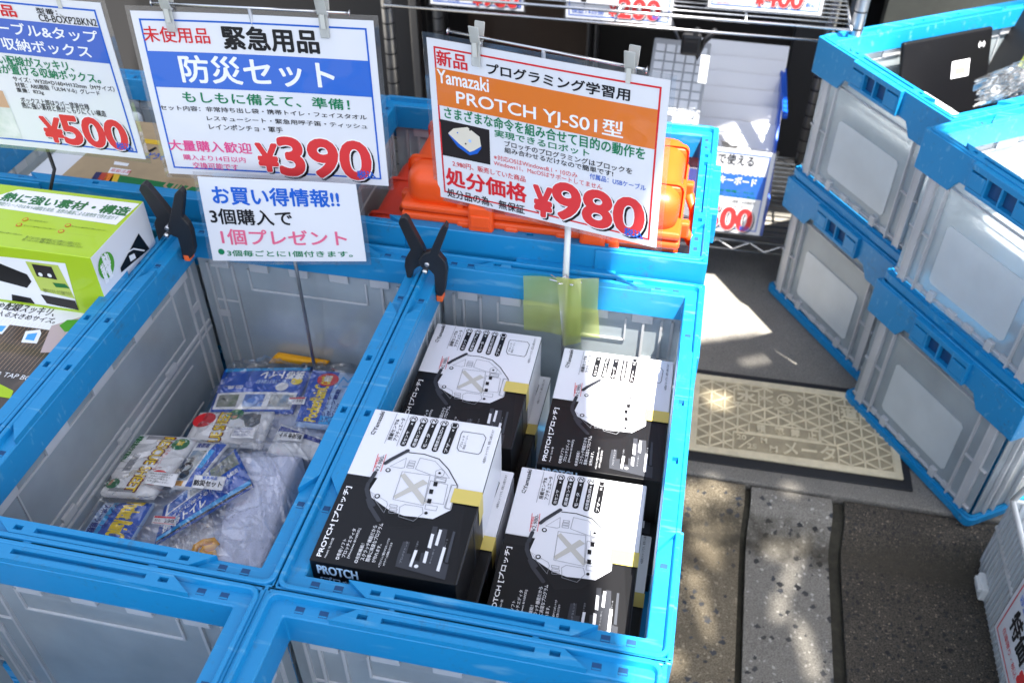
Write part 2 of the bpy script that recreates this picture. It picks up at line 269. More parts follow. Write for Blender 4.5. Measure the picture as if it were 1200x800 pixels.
# printed artwork of each sign and carton in unit coordinates of its own face (u right, v down)
ART = {
'kit': [
  ('t', '未使用品', 'red', 0.0338, 0.0834, 0.3109, 0.1725, 0.012, 0, 2),
  ('t', '緊急用品', 'black', 0.3676, 0.0678, 0.7654, 0.1988, 0.03, 0, 2),
  ('t', '防災セット', 'white', 0.1611, 0.2444, 0.8132, 0.4023, 0.022, 0, 2),
  ('t', 'もしもに備えて、準備！', 'green', 0.1438, 0.4589, 0.8649, 0.5252, 0.02, 0, 2),
  ('t', 'セット内容：非常持ち出し袋・携帯トイレ・フェイスタオル', 'black', 0.0344, 0.5476, 0.9333, 0.5787, 0.012, 0, 2),
  ('t', 'レスキューシート・緊急用呼子笛・ティッシュ', 'black', 0.2319, 0.6044, 0.9313, 0.6348, 0.012, 0, 2),
  ('t', 'レインポンチョ・軍手', 'black', 0.2337, 0.6545, 0.5585, 0.6909, 0.012, 0, 2),
  ('t', '大量購入歓迎', 'pink', 0.0334, 0.7681, 0.4047, 0.8377, 0.02, 0, 2),
  ('t', '購入より14日以内', 'pink', 0.0864, 0.8617, 0.368, 0.8987, 0.012, 0, 2),
  ('t', '交換可能です', 'pink', 0.1217, 0.9111, 0.3286, 0.9538, 0.012, 0, 2),
  ('price', '¥', 'price_red', 0.4279, 0.7695, 0.5162, 0.9434),
  ('price', '390', 'price_red', 0.527, 0.7241, 0.9264, 0.9618),
  ('t', '税込', 'blue', 0.8643, 0.9064, 0.9467, 0.9567, 0.03, 0, 6),
],
'give': [
  ('t', 'お買い得情報!!', 'blue', 0.0799, 0.0914, 0.8789, 0.2993, 0.025, 0, 2),
  ('t', '3個購入で', 'black', 0.0377, 0.3548, 0.5654, 0.5392, 0.02, 0, 2),
  ('t', '1個プレゼント', 'rose', 0.0865, 0.5991, 0.8939, 0.7909, 0.02, 0, 2),
  ('c', 'green', 0.0672, 0.8859, 0.0045, 1),
  ('t', '3個毎ごとに1個付きます。', 'green', 0.1059, 0.8609, 0.918, 0.9393, 0.02, 0, 2),
],
'robot': [
  ('t', '新品', 'red', 0.0416, 0.0604, 0.1769, 0.1487, 0.02, 0, 2),
  ('t', 'プログラミング学習用', 'black', 0.2642, 0.0807, 0.8537, 0.1454, 0.025, 0, 2),
  ('t', 'Yamazaki', 'white', 0.0384, 0.1721, 0.269, 0.2504, 0.02, 0, 2),
  ('t', 'PROTCH YJ-S01型', 'white', 0.12, 0.2681, 0.8364, 0.3776, 0.012, 0, 2),
  ('t', 'さまざまな命令を組み合せて目的の動作を', 'green', 0.0588, 0.3896, 0.928, 0.4607, 0.018, 0, 2),
  ('t', '実現できるロボット', 'green', 0.2873, 0.4682, 0.7028, 0.5134, 0.018, 0, 2),
  ('p', 'photo_dark', [(0.0308, 0.4735), (0.2633, 0.4795), (0.2619, 0.7025), (0.0337, 0.7048)], 1),
  ('p', 'blue', [(0.0725, 0.5621), (0.1107, 0.6277), (0.1672, 0.6684), (0.2028, 0.647), (0.2222, 0.6093), (0.2231, 0.5862), (0.1616, 0.6485), (0.1126, 0.5915), (0.0764, 0.5398)], 2),
  ('p', 'cream', [(0.0704, 0.5538), (0.0972, 0.5166), (0.1626, 0.49), (0.2175, 0.5354), (0.2227, 0.595), (0.1881, 0.6318), (0.1681, 0.6466), (0.122, 0.6101)], 3),
  ('c', 'pale_blue', 0.1714, 0.5747, 0.0022, 4),
  ('c', 'photo_dark', 0.1746, 0.504, 0.0012, 4),
  ('c', 'photo_dark', 0.1511, 0.5982, 0.0012, 4),
  ('c', 'blue', 0.1154, 0.5378, 0.001, 4),
  ('t', 'ブロッチのプログラミングはブロックを', 'black', 0.3313, 0.5247, 0.8816, 0.5621, 0.012, 0, 2),
  ('t', '組み合わせるだけなので簡単です!', 'black', 0.3303, 0.5665, 0.8046, 0.6015, 0.012, 0, 2),
  ('t', '※対応OSはWindows8.1・10のみ', 'red', 0.2794, 0.627, 0.6539, 0.6617, 0.006, 0, 2),
  ('t', 'Windows11、MacOSはサポートしてません', 'red', 0.2781, 0.6651, 0.7618, 0.6989, 0.006, 0, 2),
  ('t', '付属品：USBケーブル', 'blue', 0.7069, 0.61, 0.9403, 0.6463, 0.008, 0, 2),
  ('t', '2,980円、販売していた商品', 'red', 0.0814, 0.7264, 0.4225, 0.7661, 0.008, 0, 2),
  ('t', '処分価格', 'red', 0.0461, 0.7848, 0.4251, 0.9014, 0.03, 0, 2),
  ('t', '処分品の為、無保証', 'black', 0.0449, 0.9248, 0.4155, 0.9847, 0.015, 0, 2),
  ('price', '¥', 'price_red', 0.4637, 0.7715, 0.541, 0.9651),
  ('price', '980', 'price_red', 0.5504, 0.716, 0.9375, 0.9476),
  ('t', '税込', 'blue', 0.8636, 0.9099, 0.9426, 0.9614, 0.03, 0, 6),
],
'cable': [
  ('t', '未使用品', 'red', 0.2914, 0.06, 0.6059, 0.13, 0.03, 0, 2),
  ('t', '型番：', 'black', 0.7036, 0.06, 0.7964, 0.093, 0.02, 0, 2),
  ('t', 'CB-BOXP2BKN2', 'black', 0.7052, 0.097, 0.9606, 0.139, 0.01, 0, 2),
  ('t', 'ケーブル&タップ', 'white', 0.4163, 0.166, 0.9467, 0.2407, 0.02, 0, 2),
  ('t', '収納ボックス', 'white', 0.4859, 0.264, 0.8911, 0.339, 0.02, 0, 2),
  ('t', '太い配線がスッキリ、', 'green', 0.3932, 0.3778, 0.7856, 0.4394, 0.018, 0, 2),
  ('t', '機器が置ける収納ボックス。', 'green', 0.3465, 0.4383, 0.896, 0.4999, 0.018, 0, 2),
  ('t', 'サイズ：W320×D160×H132mm（Mサイズ）', 'black', 0.4746, 0.5114, 0.9483, 0.5459, 0.01, 0, 2),
  ('t', '材質：ABS樹脂「UL94 V-0」グレード', 'black', 0.4748, 0.5503, 0.8735, 0.5827, 0.01, 0, 2),
  ('t', '重量：822g', 'black', 0.4727, 0.5872, 0.6008, 0.62, 0.01, 0, 2),
  ('t', 'ボックス上部はラバー塗装仕様', 'black', 0.4759, 0.648, 0.7999, 0.6863, 0.01, 0, 2),
  ('t', '熱に強い素材と熱がこもりにくい構造', 'black', 0.4714, 0.6831, 0.8715, 0.7246, 0.01, 0, 2),
  ('p', 'photo_mix', [(0.1989, 0.6023), (0.4069, 0.6181), (0.4139, 0.945), (0.1805, 0.9552)], 1),
  ('p', 'tan', [(0.1989, 0.6023), (0.4017, 0.6187), (0.4072, 0.7319), (0.2136, 0.7286)], 2),
  ('price', '¥', 'price_red', 0.5392, 0.7728, 0.6287, 0.938),
  ('price', '500', 'price_red', 0.6333, 0.746, 0.9377, 0.9416),
  ('t', '税込', 'blue', 0.8763, 0.8956, 0.9546, 0.9446, 0.03, 0, 6),
],
'keyb': [
  ('t', 'iPadで使える', 'black', 0.4949, 0.0585, 0.8627, 0.1782, 0.012, 0, 2),
  ('t', '型番：KB-LT-KANA', 'white', 0.5071, 0.2035, 0.9239, 0.2968, 0.02, 0, 2),
  ('t', '専用キーボード', 'white', 0.5295, 0.3132, 0.9057, 0.4112, 0.02, 0, 2),
  ('t', '全機種に対応', 'green', 0.6524, 0.4723, 0.9105, 0.5091, 0.01, 0, 2),
  ('t', 'ディスプレイ対応', 'green', 0.6578, 0.5234, 0.9198, 0.5655, 0.01, 0, 2),
  ('t', 'USB充電・ワイヤレス接続・日本語配列', 'black', 0.571, 0.5874, 0.9236, 0.6307, 0.006, 0, 2),
  ('t', '動作確認済', 'red', 0.7786, 0.6544, 0.8935, 0.6849, 0.006, 0, 2),
  ('price', '¥', 'price_red', 0.4673, 0.7612, 0.581, 0.9965),
  ('price', '500', 'price_red', 0.5882, 0.694, 0.9209, 0.963),
  ('t', '税込', 'blue', 0.8455, 0.9017, 0.9233, 0.9606, 0.03, 0, 6),
],
'tag9': [
  ('t', '保証14日間', 'blue', 0.044, 0.9068, 0.314, 0.9414, 0.012, 0, 2),
  ('price', '¥', 'price_red', 0.4619, 0.7954, 0.5587, 0.9643),
  ('price', '980', 'price_red', 0.568, 0.723, 0.9381, 0.9575),
  ('t', '税込', 'blue', 0.9293, 0.8831, 0.9745, 0.9384, 0.02, 0, 6),
],
'tag2': [
  ('p', 'photo_dark', [(0.1331, 0.7375), (0.1704, 0.6454), (0.2115, 0.6699), (0.176, 0.8064)], 1),
  ('t', '保証14日間', 'blue', 0.0555, 0.8591, 0.3594, 0.9248, 0.012, 0, 2),
  ('price', '¥', 'price_red', 0.4106, 0.7665, 0.4848, 0.9258),
  ('price', '200', 'price_red', 0.5002, 0.6747, 0.8803, 0.938),
  ('t', '税込', 'blue', 0.8176, 0.8524, 0.9066, 0.9307, 0.02, 0, 6),
],
'tag4': [
  ('t', '通信機器セット', 'red', 0.073, 0.9125, 0.2752, 0.9376, 0.0, 0, 2),
  ('price', '¥', 'price_red', 0.4175, 0.785, 0.486, 0.9274),
  ('price', '400', 'price_red', 0.498, 0.6926, 0.8181, 0.9253),
  ('t', '税込', 'blue', 0.8519, 0.8365, 0.9382, 0.8997, 0.02, 0, 6),
],
'power': [
  ('t', '電源アダプター', 'black', 0.06, 0.3, 0.72, 0.45, 0.02, 0, 2),
  ('t', '各種', 'blue', 0.06, 0.08, 0.3, 0.22, 0.02, 0, 2),
  ('t', '中古・動作確認済', 'red', 0.06, 0.22, 0.5, 0.28, 0.0, 0, 2),
  ('t', '容量・端子いろいろ', 'blue', 0.06, 0.46, 0.6, 0.52, 0.0, 0, 2),
  ('t', '特価', 'black', 0.1, 0.56, 0.34, 0.76, 0.03, 0, 2),
  ('t', '在庫限り・税込', 'red', 0.08, 0.82, 0.36, 0.88, 0.0, 0, 2),
  ('price', '¥', 'price_red', 0.37, 0.58, 0.5, 0.9),
  ('price', '100', 'price_red', 0.51, 0.55, 0.95, 0.92),
],
'box': [
  ('p', 'k_black', [(-0.0011, 0.5256), (0.1867, 0.5263), (0.4446, 0.7543), (0.6325, 0.7221), (0.8088, 0.5905), (0.8336, 0.5544), (0.9112, 0.5498), (0.9995, 1.0001), (0.0, 1.0)], 0),
  ('p', 'paper', [(0.383, 0.2738), (0.4997, 0.2693), (0.6192, 0.2861), (0.7115, 0.3429), (0.8102, 0.4357), (0.8164, 0.4757), (0.8212, 0.5916), (0.7182, 0.6614), (0.6385, 0.6636), (0.5158, 0.6698), (0.407, 0.6533), (0.2442, 0.5931), (0.212, 0.5475), (0.2291, 0.4777), (0.2543, 0.379), (0.3483, 0.2949)], 1),
  ('l', 'k_black', [(0.383, 0.2738), (0.4997, 0.2693), (0.6192, 0.2861), (0.7115, 0.3429), (0.8137, 0.4378), (0.8164, 0.4673)], 0.0011, False, 3),
  ('l', 'k_grey', [(0.3722, 0.2626), (0.2722, 0.3412), (0.2456, 0.3687)], 0.0042, False, 4),
  ('l', 'k_grey', [(0.2013, 0.4385), (0.1891, 0.4984)], 0.0042, False, 4),
  ('l', 'k_grey', [(0.1834, 0.511), (0.1889, 0.5506), (0.2171, 0.5884), (0.2802, 0.6374)], 0.0042, False, 4),
  ('l', 'k_grey', [(0.2279, 0.6116), (0.2618, 0.6506), (0.3555, 0.7216)], 0.0042, False, 4),
  ('c', 'k_black', 0.285, 0.4098, 0.0028, 4),
  ('c', 'paper', 0.285, 0.4098, 0.0015, 5),
  ('c', 'k_black', 0.2827, 0.5814, 0.0028, 4),
  ('c', 'paper', 0.2827, 0.5814, 0.0015, 5),
  ('c', 'k_black', 0.6594, 0.3781, 0.0015, 5),
  ('l', 'line', [(0.6594, 0.35), (0.6919, 0.3632), (0.6912, 0.3895), (0.6686, 0.4056), (0.6332, 0.3973), (0.6278, 0.3675), (0.6594, 0.35)], 0.0005, False, 4),
  ('c', 'k_black', 0.6592, 0.6358, 0.0018, 5),
  ('c', 'k_black', 0.282, 0.5826, 0.0028, 4),
  ('c', 'paper', 0.282, 0.5826, 0.0015, 5),
  ('l', 'line', [(0.466, 0.6241), (0.4944, 0.6041), (0.6205, 0.604), (0.639, 0.6395), (0.5927, 0.6935), (0.4815, 0.6812)], 0.0005, True, 4),
  ('l', 'line', [(0.3917, 0.6175), (0.4457, 0.618), (0.4474, 0.6319), (0.3934, 0.6314)], 0.0005, True, 4),
  ('l', 'line', [(0.3996, 0.6381), (0.4535, 0.6387), (0.4544, 0.6504), (0.3999, 0.651)], 0.0005, True, 4),
  ('l', 'line', [(0.4011, 0.6573), (0.4571, 0.6576), (0.458, 0.666), (0.4059, 0.6696)], 0.0005, True, 4),
  ('l', 'line', [(0.2257, 0.5624), (0.3628, 0.6049), (0.3766, 0.6249), (0.372, 0.6739), (0.2811, 0.6101)], 0.0005, True, 4),
  ('l', 'line', [(0.7741, 0.4445), (0.8139, 0.4335), (0.8146, 0.5897), (0.7706, 0.5845)], 0.0005, True, 4),
  ('l', 'line', [(0.6381, 0.5854), (0.7226, 0.5853), (0.7232, 0.6124), (0.6414, 0.6122)], 0.0005, True, 4),
  ('l', 'line', [(0.6453, 0.4102), (0.722, 0.4171), (0.7215, 0.4344), (0.6461, 0.4308)], 0.0005, True, 4),
  ('l', 'line', [(0.3894, 0.4043), (0.5976, 0.4021), (0.6226, 0.5928), (0.3987, 0.5851)], 0.0005, True, 4),
  ('l', 'line', [(0.4818, 0.2988), (0.5973, 0.3053), (0.6919, 0.3632), (0.7413, 0.4001), (0.6154, 0.3997), (0.4763, 0.375)], 0.0005, True, 4),
  ('l', 'line', [(0.3832, 0.3125), (0.3934, 0.3775), (0.3728, 0.3847), (0.2885, 0.3831)], 0.0005, True, 4),
  ('l', 'line', [(0.636, 0.4056), (0.7195, 0.4048), (0.7208, 0.4288), (0.64, 0.431)], 0.0005, True, 4),
  ('l', 'line', [(0.4118, 0.3264), (0.4554, 0.3248), (0.4582, 0.3378), (0.412, 0.3397)], 0.0005, True, 4),
  ('l', 'line', [(0.4091, 0.3445), (0.4585, 0.3439), (0.4601, 0.3561), (0.4111, 0.3575)], 0.0005, True, 4),
  ('l', 'line', [(0.4091, 0.3622), (0.4593, 0.3615), (0.46, 0.3737), (0.4111, 0.3751)], 0.0005, True, 4),
  ('l', 'line', [(0.6134, 0.4346), (0.7439, 0.4428), (0.7587, 0.5669), (0.623, 0.5681)], 0.0005, True, 4),
  ('l', 'line', [(0.7679, 0.4396), (0.8137, 0.4378), (0.8212, 0.5916), (0.7795, 0.5888)], 0.0005, True, 4),
  ('p', 'hatch', [(0.4108, 0.4118), (0.6504, 0.5686), (0.6118, 0.5877), (0.3855, 0.4308)], 3),
  ('p', 'hatch', [(0.3911, 0.5655), (0.5575, 0.4335), (0.6014, 0.4533), (0.4149, 0.5805)], 3.4),
  ('p', 'k_black', [(0.6402, 0.437), (0.6696, 0.4365), (0.6719, 0.4653), (0.6443, 0.4655)], 5),
  ('p', 'k_black', [(0.6281, 0.488), (0.6573, 0.4875), (0.6596, 0.5159), (0.6323, 0.5161)], 5),
  ('p', 'k_black', [(0.6378, 0.5479), (0.6668, 0.5475), (0.669, 0.5753), (0.6419, 0.5755)], 5),
  ('l', 'k_black', [(0.3276, 0.0496), (0.3189, 0.2216)], 0.0068, False, 2),
  ('c', 'k_black', 0.3254, 0.0383, 0.0045, 3),
  ('c', 'paper', 0.3254, 0.0383, 0.0037, 4),
  ('t', '2', 'k_black', 0.3089, 0.0256, 0.3419, 0.0509, 0.02, 90, 6),
  ('t', '光センサ', 'white', 0.3085, 0.1321, 0.3341, 0.2306, 0.012, 90, 6),
  ('t', '×', 'white', 0.32, 0.0688, 0.3354, 0.0842, 0.01, 90, 6),
  ('l', 'k_black', [(0.409, 0.0503), (0.3983, 0.2196)], 0.0068, False, 2),
  ('c', 'k_black', 0.407, 0.039, 0.0045, 3),
  ('c', 'paper', 0.407, 0.039, 0.0037, 4),
  ('t', '2', 'k_black', 0.3905, 0.0263, 0.4234, 0.0517, 0.02, 90, 6),
  ('t', '距離センサ', 'white', 0.3893, 0.0872, 0.415, 0.2286, 0.012, 90, 6),
  ('t', '×', 'white', 0.4011, 0.0696, 0.4165, 0.0849, 0.01, 90, 6),
  ('l', 'k_black', [(0.4886, 0.0455), (0.4796, 0.2201)], 0.0068, False, 2),
  ('c', 'k_black', 0.4867, 0.0342, 0.0045, 3),
  ('c', 'paper', 0.4867, 0.0342, 0.0037, 4),
  ('t', '2', 'k_black', 0.4702, 0.0215, 0.5032, 0.0469, 0.02, 90, 6),
  ('t', 'モータ', 'white', 0.4691, 0.1293, 0.4948, 0.2291, 0.012, 90, 6),
  ('t', '×', 'white', 0.4804, 0.0648, 0.4958, 0.0802, 0.01, 90, 6),
  ('l', 'k_black', [(0.5701, 0.0492), (0.5639, 0.2267)], 0.0068, False, 2),
  ('c', 'k_black', 0.5684, 0.0378, 0.0045, 3),
  ('c', 'paper', 0.5684, 0.0378, 0.0037, 4),
  ('t', '2', 'k_black', 0.5519, 0.0251, 0.5848, 0.0505, 0.02, 90, 6),
  ('t', '高輝度3色LED', 'white', 0.5533, 0.0884, 0.579, 0.2356, 0.012, 90, 6),
  ('t', '×', 'white', 0.5616, 0.0685, 0.5771, 0.0839, 0.01, 90, 6),
  ('l', 'k_black', [(0.6529, 0.0536), (0.6483, 0.2304)], 0.0068, False, 2),
  ('c', 'k_black', 0.6513, 0.0423, 0.0045, 3),
  ('c', 'paper', 0.6513, 0.0423, 0.0037, 4),
  ('t', '1', 'k_black', 0.6348, 0.0296, 0.6678, 0.0549, 0.02, 90, 6),
  ('t', 'ブザー', 'white', 0.6367, 0.1386, 0.6623, 0.2394, 0.012, 90, 6),
  ('t', '×', 'white', 0.6441, 0.0728, 0.6595, 0.0882, 0.01, 90, 6),
  ('l', 'line', [(0.1837, 0.0132), (0.1793, 0.2367)], 0.0005, False, 2),
  ('l', 'line', [(0.2773, 0.0141), (0.2761, 0.2414)], 0.0005, False, 2),
  ('t', '搭載センサ&', 'k_black', 0.1896, 0.0565, 0.222, 0.2092, 0.012, 90, 2),
  ('t', 'アクチュエータ', 'k_black', 0.2314, 0.0433, 0.2638, 0.2082, 0.012, 90, 2),
  ('t', 'Yamazaki', 'k_black', 0.0524, 0.0154, 0.0849, 0.1577, 0.02, 90, 2),
  ('l', 'k_black', [(0.0665, 0.1579), (0.0482, 0.1718), (0.0537, 0.1851), (0.0717, 0.1825), (0.0753, 0.168)], 0.0007, False, 2),
  ('l', 'k_black', [(0.0799, 0.1626), (0.069, 0.1876)], 0.0007, False, 2),
  ('l', 'k_grey', [(0.7237, 0.0731), (0.8852, 0.0729), (0.9113, 0.0958), (0.9051, 0.1992), (0.8923, 0.2147), (0.7425, 0.2109), (0.7223, 0.1925), (0.7173, 0.0902)], 0.0007, True, 2),
  ('t', 'プロッチ', 'k_black', 0.7357, 0.0988, 0.7549, 0.189, 0.0, 90, 2),
  ('t', '製品ページへ', 'k_black', 0.7617, 0.0948, 0.7808, 0.1949, 0.0, 90, 2),
  ('t', '※画像はイメージです。実際とは異なります', 'k_black', 0.937, 0.0314, 0.9581, 0.2677, 0.0, 90, 2),
  ('l', 'red', [(0.1673, 0.3128), (0.1805, 0.4327)], 0.0006, False, 2),
  ('l', 'red', [(0.2261, 0.3074), (0.2356, 0.4252)], 0.0006, False, 2),
  ('t', '¥2,980-', 'k_grey', 0.1918, 0.3147, 0.2248, 0.4285, 0, 90, 2),
  ('t', '参考価格', 'red', 0.1746, 0.3317, 0.1912, 0.4058, 0.01, 90, 2),
  ('t', 'PROTCH [プロッチ]', 'white', 0.0325, 0.5492, 0.081, 0.9738, 0.02, 90, 2),
  ('t', '®', 'white', 0.0366, 0.7582, 0.0515, 0.7719, 0.01, 90, 2),
  ('t', 'Model: YJ-S01型', 'white', 0.0928, 0.8621, 0.1097, 0.9759, 0.0, 90, 2),
  ('t', '◎専用ソフト', 'white', 0.17, 0.8573, 0.1959, 0.9754, 0.012, 90, 2),
  ('t', 'プロッチエディタ', 'white', 0.2036, 0.7919, 0.2308, 0.9584, 0.012, 90, 2),
  ('t', '[Windows 8/10対応]', 'white', 0.2414, 0.7852, 0.2619, 0.9574, 0.0, 90, 2),
  ('t', '◎充実機能！', 'white', 0.2998, 0.8653, 0.3257, 0.9762, 0.012, 90, 2),
  ('t', 'スクラッチ機能だから', 'white', 0.3337, 0.7534, 0.3622, 0.9573, 0.012, 90, 2),
  ('t', '簡単に高度なプログラム', 'white', 0.3702, 0.7358, 0.3987, 0.9582, 0.012, 90, 2),
  ('t', 'が作れます。', 'white', 0.4128, 0.8539, 0.4388, 0.958, 0.012, 90, 2),
  ('t', '※プログラムで動かすロボットです', 'white', 0.4652, 0.8124, 0.481, 0.9767, 0.0, 90, 2),
  ('t', '※デザインは変更になります', 'white', 0.4921, 0.8342, 0.508, 0.965, 0.0, 90, 2),
  ('p', 'k_grey', [(0.5784, 0.959), (0.5706, 0.8961), (0.5739, 0.8183), (0.6183, 0.8128), (0.622, 0.8798), (0.6538, 0.8789), (0.6539, 0.9107), (0.7231, 0.9121), (0.7174, 0.8631), (0.7506, 0.8591), (0.7353, 0.7049), (0.7701, 0.7026), (0.7756, 0.7437), (0.8053, 0.7086), (0.8411, 0.7093), (0.8664, 0.8947), (0.8901, 0.8967), (0.9005, 0.9004), (0.9199, 0.9), (0.9244, 0.9851)], 3),
  ('p', 'paper', [(0.6668, 0.9463), (0.6849, 0.949), (0.689, 0.8546), (0.668, 0.8542)], 5),
  ('p', 'paper', [(0.7467, 0.9141), (0.7681, 0.9165), (0.7634, 0.8525), (0.7417, 0.8501)], 5),
  ('p', 'paper', [(0.7462, 0.8294), (0.7701, 0.8315), (0.7626, 0.7505), (0.7417, 0.748)], 5),
  ('p', 'paper', [(0.7892, 0.8088), (0.8099, 0.8114), (0.8063, 0.719), (0.7868, 0.7172)], 5),
  ('p', 'paper', [(0.8511, 0.9455), (0.8724, 0.9478), (0.8691, 0.8142), (0.8485, 0.8117)], 5),
  ('p', 'k_grey2', [(0.8885, 0.892), (0.9097, 0.8934), (0.8988, 0.7157), (0.8819, 0.7147)], 4),
  ('c', 'paper', 0.7138, 0.9407, 0.002, 5),
  ('t', 'プログラミング', 'k_grey3', 0.5952, 0.8139, 0.6094, 0.9374, 0, 90, 5),
  ('t', 'くり返す', 'k_grey3', 0.6663, 0.8022, 0.6785, 0.8494, 0, 90, 5),
  ('t', 'まえに動く', 'k_grey3', 0.7901, 0.8329, 0.7996, 0.9138, 0, 90, 5),
  ('t', 'のとき', 'k_grey3', 0.8563, 0.7636, 0.8645, 0.8107, 0, 90, 5),
],
'boxfront': [
  ('t', 'PROTCH', 'pale_cyan', 0.05, 0.07, 0.33, 0.25, 0.03, 0, 2),
  ('t', '[プロッチ]', 'pale_cyan', 0.06, 0.31, 0.35, 0.47, 0.03, 0, 2),
],
'gtop': [
  ('p', 'label_white', [(0.4346, 0.0656), (1.0052, 0.0569), (0.9819, 0.4514), (0.3099, 0.4093)], 1),
  ('t', '熱に強い素材・構造', 'leaf', 0.4079, 0.1398, 0.9854, 0.2928, 0.035, 0, 2),
  ('t', '難燃グレードのUL94 V-0樹脂を採用、抜群の構造による放熱性で熱を逃がす', 'leaf', 0.4172, 0.3101, 0.9649, 0.3788, 0.004, 0, 2),
  ('c', 'red', 0.5999, 0.5474, 0.004, 2),
  ('c', 'lime', 0.5999, 0.5474, 0.0028, 3),
  ('c', 'red', 0.5981, 0.6459, 0.004, 2),
  ('c', 'lime', 0.5981, 0.6459, 0.0028, 3),
  ('c', 'red', 0.794, 0.5563, 0.004, 2),
  ('c', 'lime', 0.794, 0.5563, 0.0028, 3),
  ('c', 'red', 0.7907, 0.6602, 0.004, 2),
  ('c', 'lime', 0.7907, 0.6602, 0.0028, 3),
  ('t', '置いてはいけない機器や使用上のご注意をよくお読みください', 'olive', 0.6216, 0.5364, 0.7018, 0.561, 0.0, 0, 2),
  ('t', '置いてはいけない機器や使用上のご注意をよくお読みください', 'olive', 0.6196, 0.635, 0.7672, 0.6563, 0.0, 0, 2),
  ('t', '置いてはいけない機器や使用上のご注意をよくお読みください', 'olive', 0.8134, 0.5529, 0.9628, 0.573, 0.0, 0, 2),
  ('t', '置いてはいけない機器や使用上のご注意をよくお読みください', 'olive', 0.817, 0.6785, 0.9651, 0.6818, 0.0, 0, 2),
  ('t', '置いてはいけない機器や使用上のご注意をよくお読みください', 'olive', 0.6758, 0.7972, 0.9182, 0.844, 0.0, 0, 2),
  ('t', '置いてはいけない機器や使用上のご注意をよくお読みください', 'olive', 0.6729, 0.8454, 0.9352, 0.8809, 0.0, 0, 2),
  ('t', '置いてはいけない機器や使用上のご注意をよくお読みください', 'olive', 0.4855, 0.7831, 0.6546, 0.8079, 0.0, 0, 2),
  ('t', '置いてはいけない機器や使用上のご注意をよくお読みください', 'olive', 0.4471, 0.5911, 0.546, 0.592, 0.0, 0, 2),
],
'gfront': [
  ('p', 'label_white', [(0.3435, 0.2147), (0.8803, 0.1524), (0.8571, 1.1081), (0.3111, 1.1543)], 1),
  ('p', 'k_black', [(0.467, 0.2766), (0.5765, 0.3137), (0.6831, 0.4474), (0.6901, 0.5725), (0.6556, 0.7059), (0.5241, 0.6315)], 2),
  ('p', 'lime2', [(0.7004, 0.2103), (0.8439, 0.2029), (0.8631, 0.7859), (0.7153, 0.7217)], 2),
  ('p', 'photo_dark', [(0.725, 0.2411), (0.812, 0.2449), (0.8157, 0.471), (0.7266, 0.4558)], 3),
  ('c', 'label_white', 0.7471, 0.4126, 0.003, 4),
  ('c', 'label_white', 0.7878, 0.4064, 0.003, 4),
  ('p', 'leaf', [(0.7869, 0.5351), (0.8439, 0.5261), (0.859, 0.6017), (0.7953, 0.6114)], 3),
  ('p', 'photo_dark', [(0.708, 0.7918), (0.8598, 0.8209), (0.8605, 1.0721), (0.7204, 0.9515)], 3),
  ('p', 'k_black', [(0.5676, 0.8716), (0.6526, 0.89), (0.6621, 1.0361), (0.5562, 1.0127)], 2),
  ('t', '配線まわりをすっきり収納できます', 'olive', 0.7293, 0.6646, 0.8553, 0.7409, 0, 0, 3),
],
'gside': [
  ('l', 'leaf2', [(0.1685, 0.2969), (0.1664, 0.3073)], 0.034, False, 1),
  ('t', '熱に強い', 'white', 0.1392, 0.1101, 0.2366, 0.3844, 0.02, 0, 2),
  ('t', '素材・構造', 'white', 0.0771, 0.2164, 0.2095, 0.5323, 0.02, 0, 2),
  ('p', 'k_black', [(0.7694, 0.3479), (0.8619, 0.72), (0.3379, 0.6049), (0.3466, 0.5328)], 1),
  ('l', 'label_white', [(0.4909, 0.4241), (0.6165, 0.4711), (0.7698, 0.6598)], 0.002, False, 2),
  ('p', 'label_white', [(0.5168, 0.4993), (0.6083, 0.5444), (0.6134, 0.6319), (0.5171, 0.5977)], 2),
],
'btop': [
  ('p', 'label_white', [(0.1254, -0.0475), (0.9123, 0.0704), (0.8364, 0.3485), (0.7997, 0.2984), (0.274, 0.3167)], 1),
  ('t', 'ごちゃごちゃ配線スッキリ、', 'black', 0.3186, 0.0651, 0.7564, 0.1574, 0.015, 0, 2),
  ('t', '電源タップも入る大きめサイズ。', 'black', 0.3385, 0.1692, 0.7864, 0.2306, 0.015, 0, 2),
  ('p', 'photo_rose', [(0.784, 0.2525), (0.8946, 0.0772), (0.935, 0.4978), (0.8335, 0.5369)], 2),
  ('p', 'leaf2', [(0.8146, 0.2407), (0.8257, 0.1706), (0.9026, 0.1329), (0.904, 0.2582), (0.858, 0.2966)], 3),
  ('p', 'label_white', [(0.7038, 0.3484), (0.7547, 0.3106), (0.7724, 0.3476), (0.7903, 0.4546), (0.7265, 0.4667)], 3),
  ('p', 'sky', [(0.7229, 0.3744), (0.7561, 0.3487), (0.7699, 0.4324), (0.7308, 0.4324)], 4),
  ('p', 'label_white', [(0.5657, 0.3105), (0.6181, 0.3034), (0.6234, 0.4127), (0.595, 0.416)], 3),
  ('p', 'sky', [(0.5786, 0.3318), (0.6108, 0.3245), (0.6134, 0.391), (0.591, 0.3919)], 4),
  ('t', 'CABLE & TAP BOX', 'label_white', 0.6323, 0.7708, 0.9116, 0.814, 0.0, 0, 2),
  ('p', 'lime', [(0.4702, 0.7978), (0.6685, 0.8155), (0.8587, 0.9247), (0.8739, 1.0292), (0.599, 1.1134)], 2),
],
'card': [
  ('p', 'k_green', [(0.2811, 0.8152), (0.8672, 0.8607), (0.8694, 0.9567), (0.3937, 0.9608), (0.2813, 0.8426)], 1),
  ('p', 'st_navy', [(0.1837, 0.8136), (0.2237, 0.8085), (0.2667, 0.9681), (0.2047, 0.9499)], 2),
